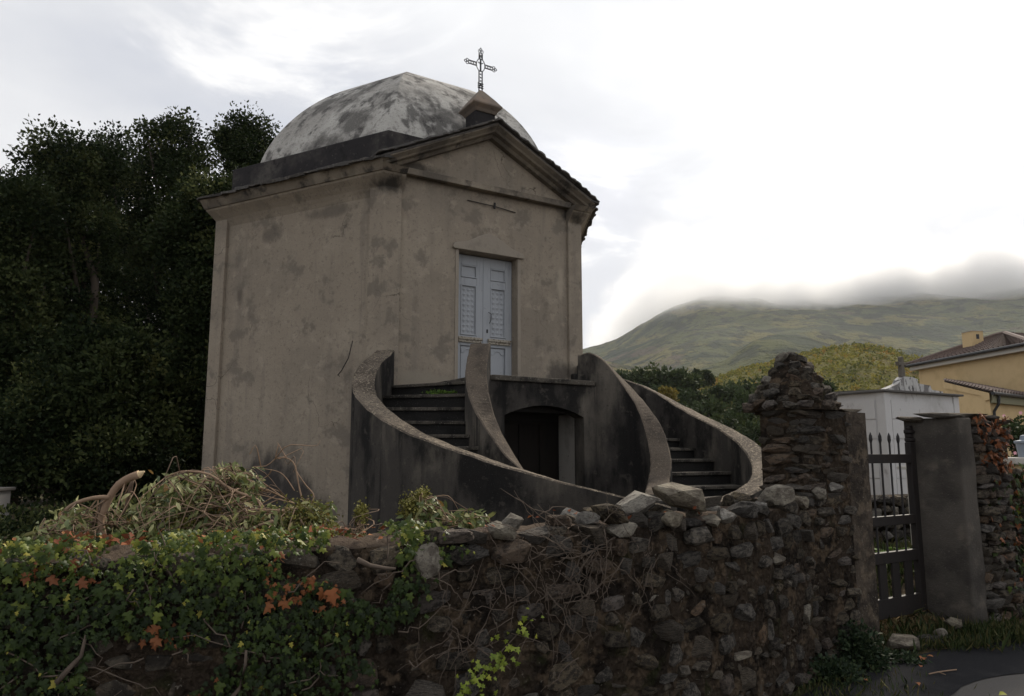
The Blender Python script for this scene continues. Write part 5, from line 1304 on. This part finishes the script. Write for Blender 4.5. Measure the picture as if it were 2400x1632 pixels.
def branch(label, paths, rads, leaf_boxes, nleaf, seed, mat='branch', lsize=(.040, .078), cut=None, twigs=10, berries=()):
    rads = [q * .8 for q in rads]; nleaf = int(nleaf * 4.2)
    p0 = paths[0][0]; root = empty('cut_branch', (p0.x, p0.y, p0.z)); tag(root, label, 'branch', 'cut branches heaped on the wall')
    g = np.random.default_rng(seed); allp = []
    for pth, r in zip(paths, rads):
        d = dense(pth, 16); allp += d; mb = MB(); mb.tube(d, [r * (1 - .45 * k_ / 15) for k_ in range(16)], 8); mb.build('stem', M[mat], root, smooth=True)
    if cut is not None:
        mb = MB(); d = dense(paths[0], 16); t = (d[0] - d[1]).normalized(); mb.tube([d[0], d[0] + t * .004, d[0] + t * .016 + Vector((.012, 0, .010))], [rads[0] * .96, rads[0] * .8, .004], 8); mb.build('cut_end', M['cutwood'], root)
    tips = []
    for i in range(int(twigs * (1.9 if leaf_boxes else 1))):
        bx = leaf_boxes[i % len(leaf_boxes)] if leaf_boxes else None
        a = Vector(random.choice(allp))
        if bx: b = at(bx[0] + g.normal(0, bx[2] * .5), bx[1] + g.normal(0, bx[3] * .5), bx[4] - .12 + g.normal(0, .10))
        else: b = a + Vector(g.normal(0, .15, 3))
        if (b - a).length > .7: a = b + (a - b).normalized() * .6
        m1 = a.lerp(b, .35) + Vector(g.normal(0, .05, 3)); m2 = a.lerp(b, .7) + Vector(g.normal(0, .05, 3))
        mb = MB(); d = dense([a, m1, m2, b], 9); mb.tube(d, [.0038 * (1 - .08 * k_) for k_ in range(9)], 5); mb.build('twig', M['branch' if i % 3 else 'branch_dark'], root, smooth=True); tips += d[3:]
    if nleaf and leaf_boxes:
        wts = np.array([b[2] * b[3] for b in leaf_boxes], float); k = g.choice(len(leaf_boxes), nleaf, p=wts / wts.sum()); P = []
        for q in k:
            b = leaf_boxes[q]; P.append(at(b[0] + np.clip(g.normal(0, .5), -1, 1) * b[2], b[1] + np.clip(g.normal(0, .5), -1, 1) * b[3], b[4] + .05 + g.normal(0, .10)))
        P = np.array([tuple(p) for p in P]); sz = g.uniform(*lsize, nleaf); ax = g.normal(0, .6, (nleaf, 3)) + [.2, -.2, -.55]; nn = g.normal(0, .55, (nleaf, 3)) + [0, -.25, .6]
        tone = np.clip(g.normal(.52, .26, nleaf), 0, 1)
        od = np.argsort(-sz); nbig = min(110, nleaf // 2)
        leaf_parts(root, od[:nbig], P, sz, ax, nn, tone * .93, T_LAUREL, M['leaf_laurel'], 7)
        V_, F_ = leaf_arrays(P[od[nbig:]], sz[od[nbig:]], ax[od[nbig:]], nn[od[nbig:]], T_LAUREL)
        tag(link('leaves', np_mesh('leaves', V_, F_, np.repeat(tone[od[nbig:]], len(T_LAUREL[1]))), (M['leaf_laurel'],), root), kind='stuff')
    for x, y, rx, ry, Y, nn_ in [(*q[:5], int(q[5] * 1.8)) for q in berries]:
        P = np.array([tuple(at(x + g.normal(0, rx * .5), y + g.normal(0, ry * .5), Y + g.normal(0, .06))) for _ in range(nn_)])
        V_, F_ = leaf_arrays(P, g.uniform(.008, .018, nn_), rand_dir(nn_), rand_dir(nn_), (T_OVAL[0] * [1, 1.6, 1], T_OVAL[1])); tag(link('berries', np_mesh('berries', V_, F_, np.repeat(g.random(nn_), 2)), (M['berry'],), root), kind='stuff')
    return root


branch('forked thick branch with a pale snapped end rising above the ivy', [pxpath([(326, 1112), (300, 1122), (275, 1140), (256, 1168), (247, 1190), (236, 1215), (240, 1245), (246, 1275), (232, 1296), (222, 1312)], 3.95), pxpath([(256, 1166), (235, 1166), (212, 1169), (180, 1178), (158, 1192), (147, 1206), (148, 1235), (155, 1258), (168, 1280), (196, 1297)], 3.93)],
       (.028, .015), [(170, 1230, 40, 40, 4.0)], 70, 1, cut=True, twigs=12)
branch('dark straight branch leaning under the forked one', [pxpath([(312, 1120), (300, 1170), (290, 1200), (262, 1235), (215, 1275), (180, 1312)], 4.1), pxpath([(245, 1170), (228, 1215), (190, 1260), (175, 1310)], 4.12)], (.014, .02), [(300, 1240, 60, 45, 4.15)], 90, 2, 'branch_dark', twigs=14)
HB = [(360, 1215, 110, 60, 4.15), (470, 1185, 130, 75, 4.2), (330, 1262, 140, 36, 4.0), (540, 1145, 70, 50, 4.3), (600, 1225, 90, 50, 4.1), (430, 1150, 70, 40, 4.3)]
branch('leafy cut branch lying across the middle of the heap', [pxpath([(668, 1200), (622, 1198), (585, 1210), (560, 1215), (520, 1220), (470, 1235), (420, 1240)], 4.1), pxpath([(622, 1198), (600, 1170), (565, 1157), (530, 1140), (490, 1112), (430, 1105), (390, 1118)], 4.12), pxpath([(562, 1213), (530, 1240), (500, 1262), (470, 1285)], 4.15)], (.016, .011, .014), HB, 420, 3, twigs=34, berries=((420, 1250, 90, 35, 4.15, 900), (520, 1180, 70, 40, 4.3, 500)))
branch('pale bent branch low at the front of the heap', [pxpath([(640, 1222), (600, 1235), (565, 1255), (548, 1275), (535, 1285)], 4.0), pxpath([(565, 1255), (520, 1278), (470, 1281), (440, 1275)], 4.0)], (.012, .008), [(500, 1260, 90, 25, 4.0), (570, 1240, 60, 40, 4.1)], 150, 4, twigs=18, berries=((620, 1265, 50, 30, 4.05, 700),))
branch('drooping leafy branch with green berry bunches near the chapel corner', [pxpath([(700, 1190), (720, 1215), (745, 1240), (780, 1265)], 4.2), pxpath([(700, 1190), (690, 1230), (690, 1265)], 4.15)], (.010, .008), [(720, 1225, 55, 45, 4.15), (690, 1260, 60, 35, 4.1)], 200, 5, twigs=16, berries=((715, 1230, 55, 50, 4.12, 2200), (740, 1265, 45, 22, 4.08, 900)))
branch('bare thin twigs arching up in front of the chapel wall', [pxpath([(715, 1185), (705, 1160), (697, 1120), (690, 1088), (672, 1074), (648, 1074), (625, 1092), (594, 1094)], 4.3), pxpath([(730, 1180), (735, 1160), (715, 1135), (695, 1105), (690, 1088)], 4.32), pxpath([(672, 1074), (662, 1058), (655, 1045), (650, 1038)], 4.3), pxpath([(690, 1150), (670, 1120), (650, 1105), (612, 1098)], 4.35)], (.006, .005, .004, .004), [], 0, 6, twigs=6)
branch('fine twiggy branch arching over the top of the heap', [pxpath([(560, 1135), (500, 1135), (440, 1130), (390, 1135), (370, 1140)], 4.4), pxpath([(600, 1165), (540, 1165), (480, 1170), (420, 1170), (380, 1172)], 4.35), pxpath([(540, 1090), (555, 1120), (590, 1140), (640, 1155), (690, 1180)], 4.4)], (.007, .008, .008), [(560, 1130, 45, 35, 4.4), (430, 1185, 70, 40, 4.4), (530, 1110, 30, 25, 4.45)], 190, 7, twigs=46)
branch('leafy end of a branch trailing over the ivy beside the grove', [pxpath([(235, 1250), (190, 1245), (150, 1245), (115, 1255)], 4.0)], (.008,), [(130, 1255, 45, 30, 4.0), (190, 1280, 50, 25, 3.95)], 120, 8, 'branch_dark', twigs=14)
# growing shoots behind the wall
def shoot(label, paths, boxes, n_, berries, seed):
    r_ = branch(label, paths, [.007] * len(paths), boxes, n_, seed, twigs=14, berries=berries, lsize=(.05, .08)); r_.name = 'leafy_shoot'; r_['category'] = 'shrub'; r_['group'] = 'leafy shoots behind the wall'
shoot('arching leafy shoot with yellow-green flower head before the stair wall', [pxpath([(960, 1260), (965, 1220), (985, 1180), (1000, 1155)], 4.6), pxpath([(965, 1225), (1000, 1195), (1030, 1190), (1050, 1220)], 4.6), pxpath([(1040, 1250), (1070, 1225), (1100, 1205), (1120, 1210)], 4.6)], [(985, 1215, 38, 40, 4.6), (1095, 1220, 45, 22, 4.6), (1010, 1200, 35, 30, 4.62)], 190, ((965, 1190, 26, 28, 4.6, 700), (990, 1155, 14, 12, 4.6, 250)), 9)
shoot('short berried shoot in front of the chapel corner', [pxpath([(850, 1260), (848, 1225), (855, 1195)], 4.5), pxpath([(830, 1250), (815, 1238), (800, 1245), (790, 1260)], 4.4)], [(835, 1262, 35, 14, 4.45), (800, 1270, 35, 14, 4.4)], 60, ((848, 1205, 14, 22, 4.5, 520),), 10)
# leaf litter along the top of the wall
g = np.random.default_rng(17); n_ = 220; s = np.concatenate([g.normal(6.6, .2, 90), g.normal(5.65, .2, 70), g.uniform(5.2, 9, 60)]); b = g.uniform(-.02, .4, n_)
P = np.array([(*(wall_at(a)[0] - wall_at(a)[2] * q), wall_top(a) + random.uniform(.02, .07)) for a, q in zip(s, b)])
V_, F_ = leaf_arrays(P, g.uniform(.02, .05, n_), g.normal(0, 1, (n_, 3)) * [1, 1, .4], g.normal(0, .5, (n_, 3)) + [0, 0, 1], T_OVAL)
tag(link('dry_leaf_litter', np_mesh('dry_leaf_litter', V_, F_, np.repeat(g.random(n_), 2)), (M['leaf_dry'],)), 'rust red dead leaves scattered along the top of the wall', 'leaves', kind='stuff')
q = s_of_px(770, .95); o = bpy.data.objects.new('dead_leaf', None); COL.objects.link(o); bpy.data.objects.remove(o)
V_, F_ = leaf_arrays(np.array([wall_pt(q, 1.0, .12)]), .075, np.array([[.3, 0, -1.]]), np.array([(*wall_at(q)[2], .4)]), T_IVY); tag(link('dead_leaf', np_mesh('dead_leaf', V_, F_, np.full(len(F_), .7)), (M['leaf_dry'],)), 'large curled orange dead leaf caught on the dark ivy', 'leaf')

# ------------------------------------------------------------------ verge: weeds, fallen leaves, twigs
def verge_bush(ctr, rad, n_, label, mat, size=.035, name='verge_weed'):
    g = np.random.default_rng(n_); root = empty(name, (ctr[0], ctr[1], 0)); tag(root, label, 'shrub' if 'shrub' in name else 'weed')
    d = unit(g.normal(size=(n_, 3))); d[:, 2] = abs(d[:, 2]); P = np.array([ctr[0], ctr[1], 0]) + d * np.array(rad) * g.uniform(.3, 1, (n_, 1))
    V_, F_ = leaf_arrays(P, size * g.uniform(.6, 1.3, n_), unit(d + g.normal(0, .6, d.shape)), unit(g.normal(size=d.shape) + [0, 0, .5]), T_OVAL)
    tag(link('foliage', np_mesh('foliage', V_, F_, np.repeat(g.random(n_), 2)), (mat,), root), kind='stuff')
M['leaf_weed'] = material('dark_weed_leaf', (0, 0, 0), attr=((0, (.012, .022, .011)), (.6, (.026, .044, .02)), (1, (.06, .08, .035))), rough=.6, trans=.12, spec=.2)
for px_, Y_, r_, n0, lb_ in ((50, 11.5, 1.0, 5200, 'dark shrub added to darken the ground beside the small white tomb'), (190, 12.5, 1.1, 5400, 'dark shrub added to darken the ground under the low bushy evergreen'), (-60, 9.5, .9, 4200, 'dark shrub added to darken the open end of the grove behind the wall'), (330, 13.5, 1.1, 5000, 'dark shrub added to darken the ground close to the chapel side wall')):
    q_ = at(px_, 1230, Y_); verge_bush((q_.x, Y_), (r_, .8, .42 + .42), n0, lb_, M['leaf_oak'], .075, 'filler_shrub')  # added shrubs that darken the pale sunlit ground below the grove
verge_bush((2.62, 5.88), (.26, .2, .33), 2600, 'dark clump of creeping weed at the foot of the stone gate pillar', M['leaf_weed'])
verge_bush((2.25, 5.55), (.3, .2, .16), 1400, 'low green weeds along the wall foot beside the dark clump', M['leaf_weed'])
verge_bush((2.98, 6.0), (.25, .16, .09), 700, 'thin weeds in front of the threshold stone', M['leaf_weed'], .03)
blades('verge_grass', 'tufts of grass along the foot of the rendered pillar', 'grass', (4.15, 6.72, 0), (.35, .12), 1500, .12, M['grass'], zf=lambda x, y: .02, wd=.04)
blades('roadside_grass', 'sparse grass along the road edge and wall foot', 'grass', (2.1, 5.35, 0), (.35, .28), 700, .07, M['grass'], zf=lambda x, y: .01, wd=.05)
blades('kerb_grass', 'dull grass growing over the gateway kerb', 'grass', (3.55, 6.42, 0), (.3, .1), 800, .09, M['grass'], zf=lambda x, y: .02, wd=.04)
LB = ['orange fallen leaf lying on the black asphalt before the gateway', 'curled rust leaf on the verge before the rendered pillar', 'small brown leaf at the verge edge under the ivy wall', 'reddish leaf lying below the dark weed clump', 'thin brown leaf lying flat in the middle of the black asphalt', 'tan leaf lying beside the orange one', 'tiny orange leaf touching the small twig', 'yellow leaf on the old grey asphalt']
LPX = [(2163, 1541), (2258, 1513), (2320, 1515), (2034, 1596), (2146, 1600), (2188, 1540), (2158, 1564), (2360, 1628)]
g = np.random.default_rng(5)
for lb, (px, py) in zip(LB, LPX):
    d = at(px, py, 1.0); dz = CAMZ - d.z; p = at(px, py, 1.0 * (CAMZ - .03) / dz); sz = .09 if lb.startswith('orange f') else g.uniform(.045, .06)
    V_, F_ = leaf_arrays(np.array([[p.x, p.y, .03]]), sz, np.array([[g.normal(), g.normal(), .15]]), np.array([[.1, -.35, 1.]]), (T_LAUREL[0] * [1, 1.9, 1.6], T_LAUREL[1]))
    tag(link('fallen_leaf', np_mesh('fallen_leaf', V_, F_, np.full(len(F_), g.uniform(.5, 1) if 'yellow' not in lb else .9)), (M['leaf_dry'] if 'yellow' not in lb else M['leaf_lime'],)), lb, 'leaf', 'fallen leaves on the road')
mb = MB(); mb.tube([(3.02, 5.62, .022), (3.10, 5.64, .03), (3.2, 5.70, .022), (3.28, 5.72, .024)], .005, 5); mb.tube([(3.1, 5.64, .03), (3.13, 5.60, .022)], .003, 5); tag(mb.build('twig', M['branch']), 'small dry twig lying on the black asphalt', 'twig')

# ------------------------------------------------------------------ air
def volume_mat(name, build):
    m = bpy.data.materials.new(name); m.use_nodes = True; nt = m.node_tree; nt.nodes.clear(); N, L = nt.nodes.new, nt.links.new
    v = N('ShaderNodeVolumePrincipled'); out = N('ShaderNodeOutputMaterial'); L(v.outputs[0], out.inputs['Volume']); build(N, L, v); return m


def hz(N, L, v): v.inputs['Color'].default_value = (.86, .90, .95, 1); v.inputs['Density'].default_value = .00008; v.inputs['Anisotropy'].default_value = .35
mb = MB(); mb.box((0, 1700, 319.4), 9000, 5600, 640); tag(mb.build('haze', volume_mat('haze_air', hz)), kind='stuff')


def cloud_nodes(N, L, v):
    v.inputs['Color'].default_value = (.97, .975, .985, 1); v.inputs['Anisotropy'].default_value = .45
    tc = N('ShaderNodeTexCoord'); sp = N('ShaderNodeSeparateXYZ'); L(tc.outputs['Object'], sp.inputs[0])
    def mt(op, a, b, clamp=False):
        n = N('ShaderNodeMath'); n.operation = op; n.use_clamp = clamp
        for i, q in enumerate((a, b)):
            if isinstance(q, (int, float)): n.inputs[i].default_value = q
            else: L(q, n.inputs[i])
        return n.outputs[0]
    def nz(sc, de, sq):
        mp = N('ShaderNodeMapping'); mp.inputs['Scale'].default_value = sq; L(tc.outputs['Object'], mp.inputs[0]); n = N('ShaderNodeTexNoise'); n.inputs['Scale'].default_value = sc; n.inputs['Detail'].default_value = de; n.inputs['Roughness'].default_value = .6; L(mp.outputs[0], n.inputs['Vector']); return n.outputs[0]
    base = mt('ADD', mt('MULTIPLY', sp.outputs[0], .058), 278)
    h = mt('SUBTRACT', sp.outputs[2], base)
    n1 = nz(.0045, 5, (1, 1, 1.4)); n2 = nz(.016, 5, (1, 1, 1.2))
    low = mt('DIVIDE', mt('ADD', h, mt('MULTIPLY', mt('SUBTRACT', n2, .5), 90)), 70, True)
    topz = mt('MULTIPLY', mt('SUBTRACT', n1, .24), 620)
    up = mt('DIVIDE', mt('SUBTRACT', topz, h), 60, True)
    edge = mt('MULTIPLY', mt('DIVIDE', mt('SUBTRACT', sp.outputs[0], 260), 300, True), mt('DIVIDE', mt('SUBTRACT', sp.outputs[1], 1500), 200, True))
    dn = mt('MULTIPLY', mt('MULTIPLY', low, up), edge)
    L(mt('MULTIPLY', dn, .03), v.inputs['Density'])
cm_ = volume_mat('cloud_vapour', cloud_nodes)
mb = MB(); mb.box((1500, 2150, 515), 2500, 1290, 490)
co_b = tag(mb.build('cloud_bank', cm_), 'white cloud bank lying on the mountain ridge', 'cloud', kind='stuff')
try: cm_.cycles.volume_step_rate = .35
except Exception: pass
